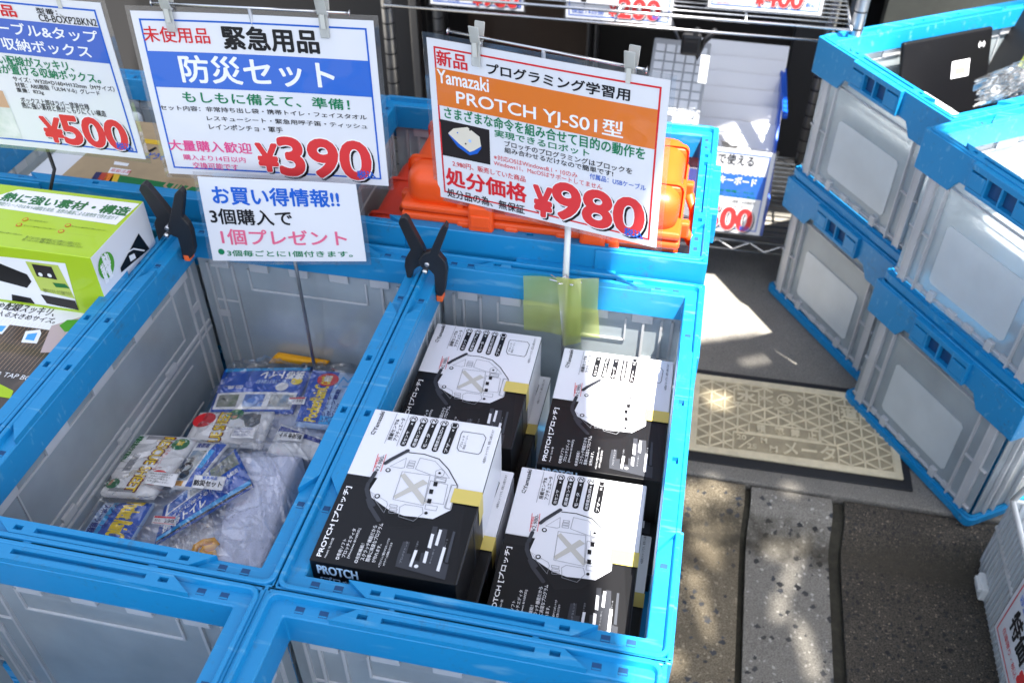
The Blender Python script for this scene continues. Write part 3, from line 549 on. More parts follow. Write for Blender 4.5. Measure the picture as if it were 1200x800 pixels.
  ('p', 'st_red', [(0.2216, 0.8118), (0.2615, 0.8066), (0.3038, 0.9662), (0.242, 0.948)], 2),
  ('p', 'st_orange', [(0.2594, 0.81), (0.2993, 0.8048), (0.3409, 0.9643), (0.2792, 0.9461)], 2),
  ('p', 'st_yellow', [(0.2972, 0.8082), (0.337, 0.803), (0.3778, 0.9624), (0.3164, 0.9442)], 2),
  ('l', 'card_tan', [(0.6598, 0.8093), (0.745, 0.7866), (0.8099, 0.8628), (0.7859, 0.9348), (0.7127, 0.9544), (0.6575, 0.8903)], 0.004, True, 2),
  ('l', 'card_tan', [(0.7108, 0.9209), (0.7116, 0.8358)], 0.004, False, 2),
  ('l', 'card_tan', [(0.737, 0.9139), (0.7381, 0.8287)], 0.004, False, 2),
  ('l', 'card_tan', [(0.7633, 0.9069), (0.7646, 0.8216)], 0.004, False, 2),
  ('p', 'label_white', [(0.242, 0.7283), (0.3778, 0.734), (0.3864, 0.809), (0.2572, 0.8078)], 2),
  ('p', 'st_yellow', [(0.264, 0.2665), (0.3664, 0.2698), (0.4002, 0.3367), (0.2987, 0.3336)], 2),
  ('t', '取扱注意', 'red', 0.2607, 0.7429, 0.3885, 0.7865, 0, 0, 3),
  ('t', 'どうぞ', 'blue', 0.3889, 0.4589, 0.5096, 0.5431, 0.02, 0, 2),
  ('p', 'k_black', [(0.361, 0.4369), (0.3833, 0.3713), (0.4024, 0.3871), (0.3833, 0.4604)], 2),
  ('p', 'label_white', [(0.2265, 0.6389), (0.3286, 0.6486), (0.3343, 0.6896), (0.2414, 0.6861)], 2),
],
}
# corners of printed faces in metres
WQ = {
'f_rescue': [[-0.3718, 0.3016, 0.435], [-0.2748, 0.3139, 0.435], [-0.2837, 0.2094, 0.435], [-0.3774, 0.1969, 0.435]],
'f_photo': [[-0.2747, 0.3125, 0.43], [-0.2313, 0.3182, 0.43], [-0.244, 0.2347, 0.43], [-0.2714, 0.2314, 0.43]],
'f_toilet': [[-0.2671, 0.2038, 0.425], [-0.2205, 0.315, 0.425], [-0.171, 0.2599, 0.425], [-0.2511, 0.1477, 0.425]],
'f_rain': [[-0.3864, 0.1948, 0.415], [-0.2898, 0.2151, 0.415], [-0.2886, 0.1441, 0.415], [-0.3896, 0.1496, 0.415]],
'f_towel': [[-0.2279, 0.3282, 0.405], [-0.1415, 0.3429, 0.405], [-0.1164, 0.1466, 0.405], [-0.182, 0.1355, 0.405]],
'f_glove': [[-0.2534, 0.1886, 0.4], [-0.2173, 0.2275, 0.4], [-0.1776, 0.1591, 0.4], [-0.2447, 0.1341, 0.4]],
'f_low': [[-0.3871, 0.3084, 0.395], [-0.1553, 0.357, 0.395], [-0.1177, 0.1563, 0.395], [-0.3578, 0.1362, 0.395]],
'b_low': [[-0.3236, 0.5073, 0.385], [-0.1347, 0.5396, 0.385], [-0.1145, 0.3685, 0.385], [-0.3105, 0.3395, 0.385]],
'f_film': [[-0.3866, 0.2924, 0.43], [-0.125, 0.3473, 0.43], [-0.0935, 0.1256, 0.43], [-0.3516, 0.1056, 0.43]],
'f_stick1': [[-0.3046, 0.2409, 0.441], [-0.2636, 0.2439, 0.441], [-0.2587, 0.2221, 0.441], [-0.3007, 0.2209, 0.441]],
'f_stick2': [[-0.2425, 0.2471, 0.441], [-0.2015, 0.2525, 0.441], [-0.1969, 0.2299, 0.441], [-0.2373, 0.2266, 0.441]],
'f_stick3': [[-0.2648, 0.1791, 0.436], [-0.2362, 0.1836, 0.436], [-0.2309, 0.1699, 0.436], [-0.2623, 0.1675, 0.436]],
'b_toilet': [[-0.3207, 0.4857, 0.4], [-0.1921, 0.5162, 0.4], [-0.1868, 0.4215, 0.4], [-0.3038, 0.397, 0.4]],
'b_rain': [[-0.1873, 0.5056, 0.405], [-0.115, 0.5108, 0.405], [-0.1146, 0.3982, 0.405], [-0.1711, 0.3951, 0.405]],
'b_rescue': [[-0.3123, 0.3869, 0.405], [-0.2088, 0.4102, 0.405], [-0.2004, 0.3436, 0.405], [-0.308, 0.3301, 0.405]],
'b_sheet': [[-0.1946, 0.3976, 0.395], [-0.1173, 0.3796, 0.395], [-0.1207, 0.346, 0.395], [-0.1926, 0.3427, 0.395]],
'b_stick1': [[-0.1867, 0.3758, 0.402], [-0.1504, 0.3782, 0.402], [-0.1487, 0.3633, 0.402], [-0.1864, 0.3593, 0.402]],
'b_stick2': [[-0.2475, 0.3613, 0.412], [-0.2151, 0.3672, 0.412], [-0.2097, 0.347, 0.412], [-0.2441, 0.3413, 0.412]],
'b_stick3': [[-0.1961, 0.4359, 0.408], [-0.1718, 0.4427, 0.408], [-0.1696, 0.4267, 0.408], [-0.1934, 0.4233, 0.408]],
'b_glove': [[-0.251, 0.5132, 0.41], [-0.1661, 0.5105, 0.41], [-0.1754, 0.5199, 0.395], [-0.2632, 0.5087, 0.395]],
'b_film': [[-0.3226, 0.5032, 0.405], [-0.1195, 0.5312, 0.405], [-0.1014, 0.3466, 0.405], [-0.306, 0.3215, 0.405]],
'kit': [[-0.3624, 0.5479, 0.9174], [-0.0603, 0.5716, 0.9217], [-0.0563, 0.5585, 0.7061], [-0.3583, 0.5348, 0.7019]],
'robot': [[-0.0006, 0.5777, 0.9027], [0.2941, 0.5079, 0.9119], [0.3006, 0.5067, 0.696], [0.0058, 0.5764, 0.6868]],
'cable': [[-0.697, 0.5334, 0.9308], [-0.3944, 0.5467, 0.9272], [-0.397, 0.5466, 0.7112], [-0.6996, 0.5333, 0.7148]],
'give': [[-0.2943, 0.5029, 0.7255], [-0.0852, 0.5158, 0.7291], [-0.08, 0.5048, 0.6163], [-0.2973, 0.4899, 0.5975]],
'keyb': [[0.205, 1.4, 0.352], [0.508, 1.4, 0.352], [0.508, 1.4, 0.142], [0.205, 1.4, 0.142]],
'tag9': [[-0.249, 1.43, 0.751], [-0.049, 1.43, 0.751], [-0.049, 1.43, 0.603], [-0.249, 1.43, 0.603]],
'tag2': [[0.039, 1.43, 0.745], [0.255, 1.43, 0.745], [0.255, 1.43, 0.597], [0.039, 1.43, 0.597]],
'tag4': [[0.323, 1.43, 0.79], [0.541, 1.43, 0.79], [0.541, 1.43, 0.642], [0.323, 1.43, 0.642]],
'power': [[0.893, 0.505, 0.27], [0.893, 0.208, 0.27], [0.893, 0.208, 0.06], [0.893, 0.505, 0.06]],
'gtop': [[-0.7, 0.494, 0.68], [-0.381, 0.494, 0.68], [-0.381, 0.362, 0.68], [-0.7, 0.362, 0.68]],
'gfront': [[-0.7, 0.362, 0.68], [-0.381, 0.362, 0.68], [-0.381, 0.362, 0.59], [-0.7, 0.362, 0.59]],
'gside': [[-0.381, 0.362, 0.68], [-0.381, 0.494, 0.68], [-0.381, 0.494, 0.59], [-0.381, 0.362, 0.59]],
'btop': [[-0.7, 0.375, 0.585], [-0.378, 0.375, 0.585], [-0.378, 0.2, 0.585], [-0.7, 0.2, 0.585]],
'card': [[-0.6, 0.8, 0.62], [-0.345, 0.8, 0.62], [-0.345, 0.6, 0.62], [-0.6, 0.6, 0.62]],
'gtape1': [[0.1337, 0.5105, 0.623], [0.2326, 0.5105, 0.6341], [0.2338, 0.5105, 0.5781], [0.1352, 0.5105, 0.5763]],
'gtape2': [[0.1338, 0.5115, 0.5811], [0.2346, 0.5115, 0.5803], [0.2398, 0.5115, 0.5338], [0.1354, 0.5115, 0.5308]],
'gtape3': [[0.1785, 0.5035, 0.6337], [0.2105, 0.5035, 0.6359], [0.2156, 0.5035, 0.5302], [0.1916, 0.5035, 0.5183]],
}
# outlines of the clamp halves (x, z) in metres
CLAMP = {
'b_left': [(-0.0232, 0.6968), (-0.0208, 0.7043), (-0.0147, 0.7075), (-0.0105, 0.7041), (-0.0055, 0.6912), (0.0061, 0.665), (0.0109, 0.6507), (0.0041, 0.6344), (-0.0018, 0.6317), (-0.008, 0.6256), (-0.0145, 0.6071), (-0.0179, 0.6066), (-0.0204, 0.6307), (-0.0184, 0.6421), (-0.01, 0.6577), (-0.017, 0.6782)],
'b_right': [(0.0407, 0.711), (0.0435, 0.7067), (0.0426, 0.6994), (0.03, 0.6635), (0.0382, 0.6522), (0.0401, 0.6381), (0.0379, 0.6205), (0.0354, 0.6043), (0.0276, 0.5888), (0.0228, 0.6024), (0.0223, 0.6302), (0.0172, 0.6363), (0.0059, 0.6389), (0.0022, 0.6494), (0.0116, 0.6625), (0.0188, 0.6652), (0.0325, 0.698)],
'a_left': [(-0.3791, 0.7), (-0.3744, 0.7088), (-0.3688, 0.7114), (-0.3651, 0.7083), (-0.3537, 0.6885), (-0.3413, 0.6651), (-0.3401, 0.6517), (-0.3494, 0.6401), (-0.3619, 0.6314), (-0.3722, 0.6193), (-0.3719, 0.6369), (-0.3713, 0.6491), (-0.3656, 0.6585), (-0.3708, 0.6763), (-0.375, 0.6891)],
'a_right': [(-0.3116, 0.7166), (-0.3087, 0.7114), (-0.3087, 0.7057), (-0.3198, 0.6714), (-0.3132, 0.6605), (-0.3114, 0.6488), (-0.3142, 0.6206), (-0.3193, 0.6092), (-0.3293, 0.6005), (-0.3363, 0.6013), (-0.3346, 0.6176), (-0.3345, 0.6369), (-0.3445, 0.6408), (-0.3479, 0.6489), (-0.3402, 0.6636), (-0.3288, 0.6901), (-0.3214, 0.7074)],
}
# ---------------------------------------------------------------- lettering
FC = bpy.data.curves.new('lettering', 'FONT'); FC.resolution_u = 4; FO = bpy.data.objects.new('lettering', FC); COL.objects.link(FO)
GC = {}
def glyphs(body, bold):
    k = (body, round(bold, 3))
    if k not in GC:
        FC.body = body; FC.offset = bold; bpy.context.view_layer.update()
        e = FO.evaluated_get(bpy.context.evaluated_depsgraph_get()); me = e.to_mesh()
        vs = [(v.co.x, v.co.y) for v in me.vertices]; fs = [tuple(p.vertices) for p in me.polygons]; e.to_mesh_clear()
        xs = [v[0] for v in vs]; ys = [v[1] for v in vs]; x0, x1, y0, y1 = min(xs), max(xs), min(ys), max(ys)
        GC[k] = ([((x-x0)/max(1e-6, x1-x0), (y-y0)/max(1e-6, y1-y0)) for x, y in vs], fs)
    return GC[k]
class Surf:
    """a printed face: unit coordinates (u right, v down) laid over four corners"""
    def __init__(s, q):
        s.q = [Vector(p) for p in q]; s.n = (s.q[1]-s.q[0]).cross(s.q[3]-s.q[0]).normalized() * -1
        s.sx = ((s.q[1]-s.q[0]).length + (s.q[2]-s.q[3]).length)/2; s.sy = ((s.q[3]-s.q[0]).length + (s.q[2]-s.q[1]).length)/2
    def __call__(s, u, v, d=0): return (s.q[0]*(1-u) + s.q[1]*u)*(1-v) + (s.q[3]*(1-u) + s.q[2]*u)*v + s.n*d
LY = .00018
class Bow(Surf):
    bow = 1
    def __init__(s, q, amt, ph): Surf.__init__(s, q); s.amt = amt; s.ph = ph
    def __call__(s, u, v, d=0):
        a = s.amt; return Surf.__call__(s, u, v, d + a*(math.sin(3.1*u + s.ph)*.7 + math.sin(2.3*v + 1.7*s.ph)*.5 + .35*math.sin(4*u - 3*v + s.ph)))
def sheet(S, mb, m, u0, v0, u1, v1, d, th, n=26):
    vs = [S(u0+(u1-u0)*i/n, v0+(v1-v0)*j/n, d-k) for k in (0, th) for i in range(n+1) for j in range(n+1)]; o = (n+1)**2
    fs = [(k*o+i*(n+1)+j, k*o+i*(n+1)+j+1, k*o+(i+1)*(n+1)+j+1, k*o+(i+1)*(n+1)+j) for k in (0, 1) for i in range(n) for j in range(n)]
    ring = [i*(n+1) for i in range(n+1)] + [n*(n+1)+j for j in range(1, n+1)] + [i*(n+1)+n for i in range(n-1, -1, -1)] + [j for j in range(n-1, 0, -1)]
    fs += [(ring[i], ring[(i+1) % len(ring)], o+ring[(i+1) % len(ring)], o+ring[i]) for i in range(len(ring))]
    mb.add(vs, fs, m)
def clipu(x, a=.004): return min(1-a, max(a, x))
def put_text(mb, S, body, col, u0, v0, u1, v1, bold=0, rot=0, ly=2, du=0, dv=0, rings=6):
    if u1 < .0 or u0 > 1: return
    vs, fs = glyphs(body, 0); hgt = (u1-u0)*S.sx if rot in (90, -90) else (v1-v0)*S.sy
    r = bold*hgt*1.15; offs = [(0, 0)] + ([(math.cos(k*2*math.pi/rings), math.sin(k*2*math.pi/rings)) for k in range(rings)] if r > .00006 else [])
    for n_, (ox, oy) in enumerate(offs):
        out = []; ex, ey = ox*r/S.sx, oy*r/S.sy
        for x, y in vs:
            if rot == 0: u, v = u0 + x*(u1-u0), v1 - y*(v1-v0)
            elif rot == 90: u, v = u1 - y*(u1-u0), v1 - x*(v1-v0)
            elif rot == 180: u, v = u1 - x*(u1-u0), v0 + y*(v1-v0)
            else: u, v = u0 + y*(u1-u0), v0 + x*(v1-v0)
            out.append(S(u+du+ex, v+dv+ey, LY*(ly+1) + n_*.000012))
        mb.add(out, fs, col)
def put_line(mb, S, col, pts, w, closed, ly):
    Q = [S(u, v, LY*(ly+1)) for u, v in pts]; n = len(Q); L = []; R = []
    for i, p in enumerate(Q):
        a = Q[i-1] if (i or closed) else None; c = Q[(i+1) % n] if (i < n-1 or closed) else None
        t0 = (p-a).normalized() if a is not None else (c-p).normalized(); t1 = (c-p).normalized() if c is not None else t0
        x0 = S.n.cross(t0); x = (x0 + S.n.cross(t1)).normalized(); k = w/2/max(.5, x.dot(x0))
        L.append(p + x*k); R.append(p - x*k)
    m = n if closed else n-1
    mb.add(L + R, [(i, (i+1) % n, n+(i+1) % n, n+i) for i in range(m)], col)
    if not closed and w > .0015:
        for p, q in ((Q[0], Q[1]), (Q[-1], Q[-2])):
            t = (q-p).normalized(); x = S.n.cross(t)
            mb.add([p + x*math.cos(k*math.pi/10)*w/2 - t*math.sin(k*math.pi/10)*w/2 for k in range(11)], [tuple(range(11))], col)
def draw(mb, S, els):
    for e in els:
        if e[0] == 't': put_text(mb, S, *e[1:])
        elif e[0] == 'price':
            _, body, col, u0, v0, u1, v1 = e; k = (v1-v0)
            put_text(mb, S, body, 'k_black', u0, v0, u1, v1, .065, 0, 2, .040*k, .05*k, 10)
            put_text(mb, S, body, 'white', u0, v0, u1, v1, .072, 0, 3.2, 0, 0, 10)
            put_text(mb, S, body, col, u0, v0, u1, v1, .045, 0, 4.4, 0, 0, 10)
        elif e[0] == 'p':
            mb.add([S(clipu(u), clipu(v), LY*(e[3]+1)) for u, v in e[2]], [tuple(range(len(e[2])))], e[1])
        elif e[0] == 'l': put_line(mb, S, *e[1:3][:1], e[2], e[3], e[4], e[5])
        elif e[0] == 'c':
            _, col, u, v, r, ly = e; mb.add([S(u + r/S.sx*math.cos(k*.3142), v + r/S.sy*math.sin(k*.3142), LY*(ly+1)) for k in range(20)], [tuple(range(20))], col)
def slab(mb, q, th, m, down=True):
    S = Surf(q); a = [S(*c) for c in ((0, 0), (1, 0), (1, 1), (0, 1))]; b = [p - S.n*th for p in a]
    mb.add(a+b, [(0, 1, 2, 3), (7, 6, 5, 4), (0, 4, 5, 1), (1, 5, 6, 2), (2, 6, 7, 3), (3, 7, 4, 0)], m)
def rect(S, mb, col, u0, v0, u1, v1, ly):
    if hasattr(S, 'bow'):
        nu, nv = max(1, int((u1-u0)*26)), max(1, int((v1-v0)*26))
        vs = [S(u0+(u1-u0)*i/nu, v0+(v1-v0)*j/nv, LY*(ly+1)) for i in range(nu+1) for j in range(nv+1)]
        mb.add(vs, [(i*(nv+1)+j, i*(nv+1)+j+1, (i+1)*(nv+1)+j+1, (i+1)*(nv+1)+j) for i in range(nu) for j in range(nv)], col); return
    mb.add([S(u0, v0, LY*(ly+1)), S(u1, v0, LY*(ly+1)), S(u1, v1, LY*(ly+1)), S(u0, v1, LY*(ly+1))], [(0, 1, 2, 3)], col)
def frame(S, mb, col, m, t, ly=1):
    a, b = m/S.sx, m/S.sy; c, d = t/S.sx, t/S.sy
    rect(S, mb, col, a, b, 1-a, b+d, ly); rect(S, mb, col, a, 1-b-d, 1-a, 1-b, ly); rect(S, mb, col, a, b+d, a+c, 1-b-d, ly); rect(S, mb, col, 1-a-c, b+d, 1-a, 1-b-d, ly)
# ================================================================ SETTING
def ext(prof, x0, x1, m, name, kind='structure', jit=.0):
    mb = MB(); n = max(2, int((x1-x0)/.02)); vs = []; k = len(prof)
    for i in range(n+1):
        x = x0 + (x1-x0)*i/n
        for y, z in prof: vs.append((x, y, z))
    fs = [(i*k+j, i*k+j+1, (i+1)*k+j+1, (i+1)*k+j) for i in range(n) for j in range(k-1)]
    fs += [tuple(range(k)), tuple(range(n*k, (n+1)*k))]
    mb.add(vs, fs, m, False); return tag(mb.build(name), kind=kind)
mb = MB(); mb.box((0, -.0, -.09), (120, 120, .02), 'road'); tag(mb.build('road'), kind='structure')
mb = MB(); mb.box((0, 2.78, -.039), (30, 4.0, .078), 'slab', .004); tag(mb.build('pavement'), kind='structure')
prof = [(.774, -.1), (.774, -.004), (.768, -.002), (.744, -.004), (.732, -.008), (.722, -.016), (.700, -.042), (.690, -.050), (.674, -.055), (.64, -.057), (.55, -.060), (.3, -.066), (-.6, -.07), (-.6, -.1)]
def blk(dx, y1, dz): return [(y if y < .7 else y, z + dz) for y, z in prof]
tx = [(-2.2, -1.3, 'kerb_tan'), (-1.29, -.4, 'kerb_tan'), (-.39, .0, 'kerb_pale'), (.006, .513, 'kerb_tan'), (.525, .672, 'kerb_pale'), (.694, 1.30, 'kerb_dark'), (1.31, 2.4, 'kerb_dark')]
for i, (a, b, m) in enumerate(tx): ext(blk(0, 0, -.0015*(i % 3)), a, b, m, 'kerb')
mb = MB(); mb.add([(x, y, z - .012) for x in (-2.2, 2.4) for y, z in prof[1:-1]], [(j, j+1, j+1+len(prof)-2, j+len(prof)-2) for j in range(len(prof)-3)], 'joint_dirt'); tag(mb.build('kerb_joint'), kind='structure')
mb = MB(); mb.box((-.21, .045, -.035), (1.02, 1.0, .06), 'tower_wood'); tag(mb.build('platform'), kind='structure')
mb = MB(); mb.box((-.2, .80, .015), (1.0, .24, .027), 'tower_wood'); tag(mb.build('platform'), kind='structure')
# shop front, dark inside
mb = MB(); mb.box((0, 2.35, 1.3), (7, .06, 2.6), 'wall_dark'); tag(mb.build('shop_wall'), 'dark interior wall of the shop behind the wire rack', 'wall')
t = thing('shutter_frame', (0, 2.0, 0), 'dark metal door frame standing behind the wire rack and the far crates', 'door frame')
mb = MB()
for x, wd, m in ((-.42, .05, 'alu'), (.015, .008, 'alu'), (.035, .006, 'alu'), (.60, .09, 'shelf_dark'), (.69, .025, 'alu')): mb.box((x, 2.05, .65), (wd, .05, 1.3), m, .003)
mb.build('frame', t)
mb = MB(); mb.box((-.17, 2.10, .65), (.34, .02, 1.3), 'carton_brown'); mb.build('panel', t)
mb = MB(); mb.box((-.85, 1.80, .55), (.9, .03, 1.1), 'shelf_dark', .004); mb.box((-.40, 1.79, .55), (.02, .04, 1.1), 'alu', .002); tag(mb.build('shop_panel'), 'black shop panel behind the cable box sign', 'panel')
mb = MB(); mb.box((1.45, 2.1, .8), (1.35, .05, 1.6), 'wall_grey'); tag(mb.build('pillar_wall'), 'grey rough wall behind the far stack of crates', 'wall')
# unseen panels added overhead, their outlines shaped to cut the sunlight into a strip
HA = 3.1
def occluder(pts, label):
    mb = MB(); q = [(x + .30*HA, y - .25*HA) for x, y in pts]
    mb.prism(q, (0, 0, HA), (1, 0, 0), (0, 1, 0), .012, 'occluder_grey'); tag(mb.build('occluder'), label, 'occluder')
occluder([(-1.05, -.42), (.235, -.42), (.144, .155), (.055, .70), (-.02, 1.2), (-.06, 1.58), (-1.05, 1.58)], 'unseen grey panel added to shade the left crates')
def in_poly(p, q):
    c = False
    for i in range(len(q)):
        (x1, y1), (x2, y2) = q[i], q[i-1]
        if (y1 > p[1]) != (y2 > p[1]) and p[0] < (x2-x1)*(p[1]-y1)/(y2-y1) + x1: c = not c
    return c
SUN_FLECKS = [(.435, .735, .055, .030, .5), (.47, .66, .03, .05, .2), (.445, .985, .035, .022, .3), (.62, .60, .010, .10, -.25), (.60, .66, .035, .018, .4), (.65, .47, .012, .07, .2), (.475, .50, .010, .06, .3), (.455, .57, .02, .014, 0), (.60, .78, .012, .02, .6), (.53, 1.13, .03, .010, .5), (.425, .40, .03, .02, .2)]  # thin spots in the added panel, placed to throw sun flecks on the kerb
def in_fleck(x, y):
    for cx, cy_, a, c, an in SUN_FLECKS:
        dx_, dy_ = x-cx, y-cy_; u = dx_*math.cos(an)+dy_*math.sin(an); v = -dx_*math.sin(an)+dy_*math.cos(an)
        if (u/a)**2 + (v/c)**2 < 1 + .5*math.sin(95*x+60*y) + .35*math.sin(170*y-40*x): return True
    return False
P2 = [(.205, -.10), (.215, .9), (.24, 1.10), (.535, 1.226), (.80, .93), (1.05, .80), (1.4, .6), (1.4, -.2), (.5, -.2)]
mb = MB(); g_ = .008; vx = {}; vs_ = []; fs_ = []; thin_ = []
def vid(i, j):
    if (i, j) not in vx: vx[(i, j)] = len(vs_); vs_.append((i*g_ + .30*HA, j*g_ - .25*HA, HA))
    return vx[(i, j)]
for i in range(48, 100):
    for j in range(40, 156):
        p = ((i+.5)*g_, (j+.5)*g_)
        if in_poly(p, P2): (thin_ if in_fleck(*p) else fs_).append((vid(i, j), vid(i+1, j), vid(i+1, j+1), vid(i, j+1)))
for q in thin_: mb.add([vs_[k] for k in q], [(0, 1, 2, 3)], 'fleck_sheet')
mb.add(vs_, fs_, 'occluder_grey')
X0, X1, Y0, Y1 = 48*g_, 100*g_, 40*g_, 156*g_
for q in ([(.205, -.20), (.215, .9), (.24, 1.10), (X0, 1.1625), (X0, -.2)], [(X0, Y0), (X0, -.2), (X1, -.2), (X1, Y0)], [(X1, .93), (1.05, .80), (1.4, .6), (1.4, -.2), (X1, -.2)]):
    mb.add([(x + .30*HA, y - .25*HA, HA) for x, y in q], [tuple(range(len(q)))], 'occluder_grey')
tag(mb.build('occluder'), 'unseen grey panel added to shade and dapple the kerb on the right', 'occluder')
occluder([(-1.3, 1.60), (-.06, 1.60), (.20, 1.60), (.36, 1.66), (.50, 1.72), (.66, 1.74), (1.1, 2.0), (1.6, 2.2), (1.6, 3.0), (-1.3, 3.0)], 'unseen grey panel added to shade the shop doorway')
# water meter cover
cr = Matrix.Rotation(rad(1.8), 3, 'Z')
t = thing('meter_cover', (.60, .945, 0), 'cream resin water meter cover with triangle lattice set in the pavement', 'meter cover')
t.rotation_euler = (0, 0, rad(.8))
CB = Vector((.60, .945, 0))
def cv(x, y, z): return CB + Vector((x, y, z))
mb = MB(); mb.box(cv(0, 0, .001), (.435, .262, .006), 'black_rubber', .0015); mb.build('frame', t)
mb = MB(); mb.box(cv(0, 0, .0045), (.400, .218, .005), 'cover_pit'); mb.build('plate', t)
mb = MB(); ZT = .0082
def bar(a, b, wd=.0032):
    a, b = Vector(a), Vector(b); L = (b-a).length; an = math.atan2(b.y-a.y, b.x-a.x)
    mb.box(cv((a.x+b.x)/2, (a.y+b.y)/2, ZT-.0006), (L, wd, .0036), 'cover_resin', .0006, Matrix.Rotation(an, 3, 'Z'), 1)
for y in (-.1025, .1025): mb.box(cv(0, y, ZT), (.402, .015, .004), 'cover_resin', .0007)
for x in (-.1945, .1945): mb.box(cv(x, 0, ZT), (.0125, .19, .004), 'cover_resin', .0007)
keep = [(-.115, -.093, .085, -.045), (-.085, -.041, .052, -.012), (-.036, .035, .012, .095), (-.115, .040, -.065, .080), (.093, .030, .135, .070)]
def inside(x, y): return any(a < x < c and b < y < d for a, b, c, d in keep)
dx, dy = .0268, .0309
def clipseg(a, b):
    # break a lattice bar where it would run through a cartouche
    n = 8; run = []
    for i in range(n):
        p = (a[0]+(b[0]-a[0])*i/n, a[1]+(b[1]-a[1])*i/n); q = (a[0]+(b[0]-a[0])*(i+1)/n, a[1]+(b[1]-a[1])*(i+1)/n); m_ = ((p[0]+q[0])/2, (p[1]+q[1])/2)
        ok = abs(m_[0]) < .188 and abs(m_[1]) < .095 and not inside(*m_)
        if ok: run.append((p, q))
        if (not ok or i == n-1) and run: bar(run[0][0], run[-1][1]); run = []
for i in range(-8, 9):
    x = i*dx
    for j in range(-8, 8):
        y = j*dy/1 + (dy/2 if i % 2 else 0)
        clipseg((x, y), (x, y+dy)); clipseg((x, y), (x+dx, y+dy/2)); clipseg((x, y), (x+dx, y-dy/2))
for a, b, c, d in keep[:2] + keep[3:]:
    for s_ in (((a, b), (c, b)), ((a, d), (c, d)), ((a, b), (a, d)), ((c, b), (c, d))): bar(s_[0], s_[1], .003)
for r in (.0155,): 
    for k in range(24): bar((-.012+r*math.cos(k*math.pi/12), .066+r*math.sin(k*math.pi/12)), (-.012+r*math.cos((k+1)*math.pi/12), .066+r*math.sin((k+1)*math.pi/12)))
for k in range(6): bar((-.012, .066), (-.012+.011*math.cos(k*math.pi/3), .066+.011*math.sin(k*math.pi/3)), .003)
for k in range(6): bar((-.012+.008*math.cos(k*math.pi/3), .066+.008*math.sin(k*math.pi/3)), (-.012+.008*math.cos((k+1)*math.pi/3), .066+.008*math.sin((k+1)*math.pi/3)), .002)
for a, b in (((-.034, .036), (-.012, .046)), ((-.012, .046), (.01, .036)), ((.01, .036), (-.012, .024)), ((-.012, .024), (-.034, .036))): bar(a, b)
bar((-.104, -.086), (-.074, -.052), .0022); mb.build('lattice', t)
def word(body, x0, y0, x1, y1, bold=.02):
    mb = MB(); S = Surf([cv(x0, y1, .0068), cv(x1, y1, .0068), cv(x1, y0, .0068), cv(x0, y0, .0068)]); vs, fs = glyphs(body, bold)
    top = [S(x, 1-y, .0026) for x, y in vs]; bot = [S(x, 1-y, -.0005) for x, y in vs]; ed = {}
    for f in fs:
        for i in range(len(f)): e = (f[i], f[(i+1) % len(f)]); ed[e] = 1
    sd = [(a, b, b+len(vs), a+len(vs)) for a, b in ed if (b, a) not in ed]
    mb.add(top+bot, list(fs)+sd, 'cover_resin'); mb.build('raised_character', t)
word('水', -.110, .044, -.070, .076, .03); word('道', .097, .034, .131, .066, .03)
word('積', -.070, -.037, -.052, -.016); word('載', -.035, -.037, -.017, -.016); word('禁', -.004, -.037, .014, -.016); word('止', .028, -.037, .046, -.016)
word('20', -.108, -.064, -.090, -.051); word('25', -.088, -.085, -.070, -.072); word('M', -.062, -.066, -.050, -.052); word('M', -.045, -.086, -.030, -.070); word('メータ', -.020, -.088, .080, -.050, .01)
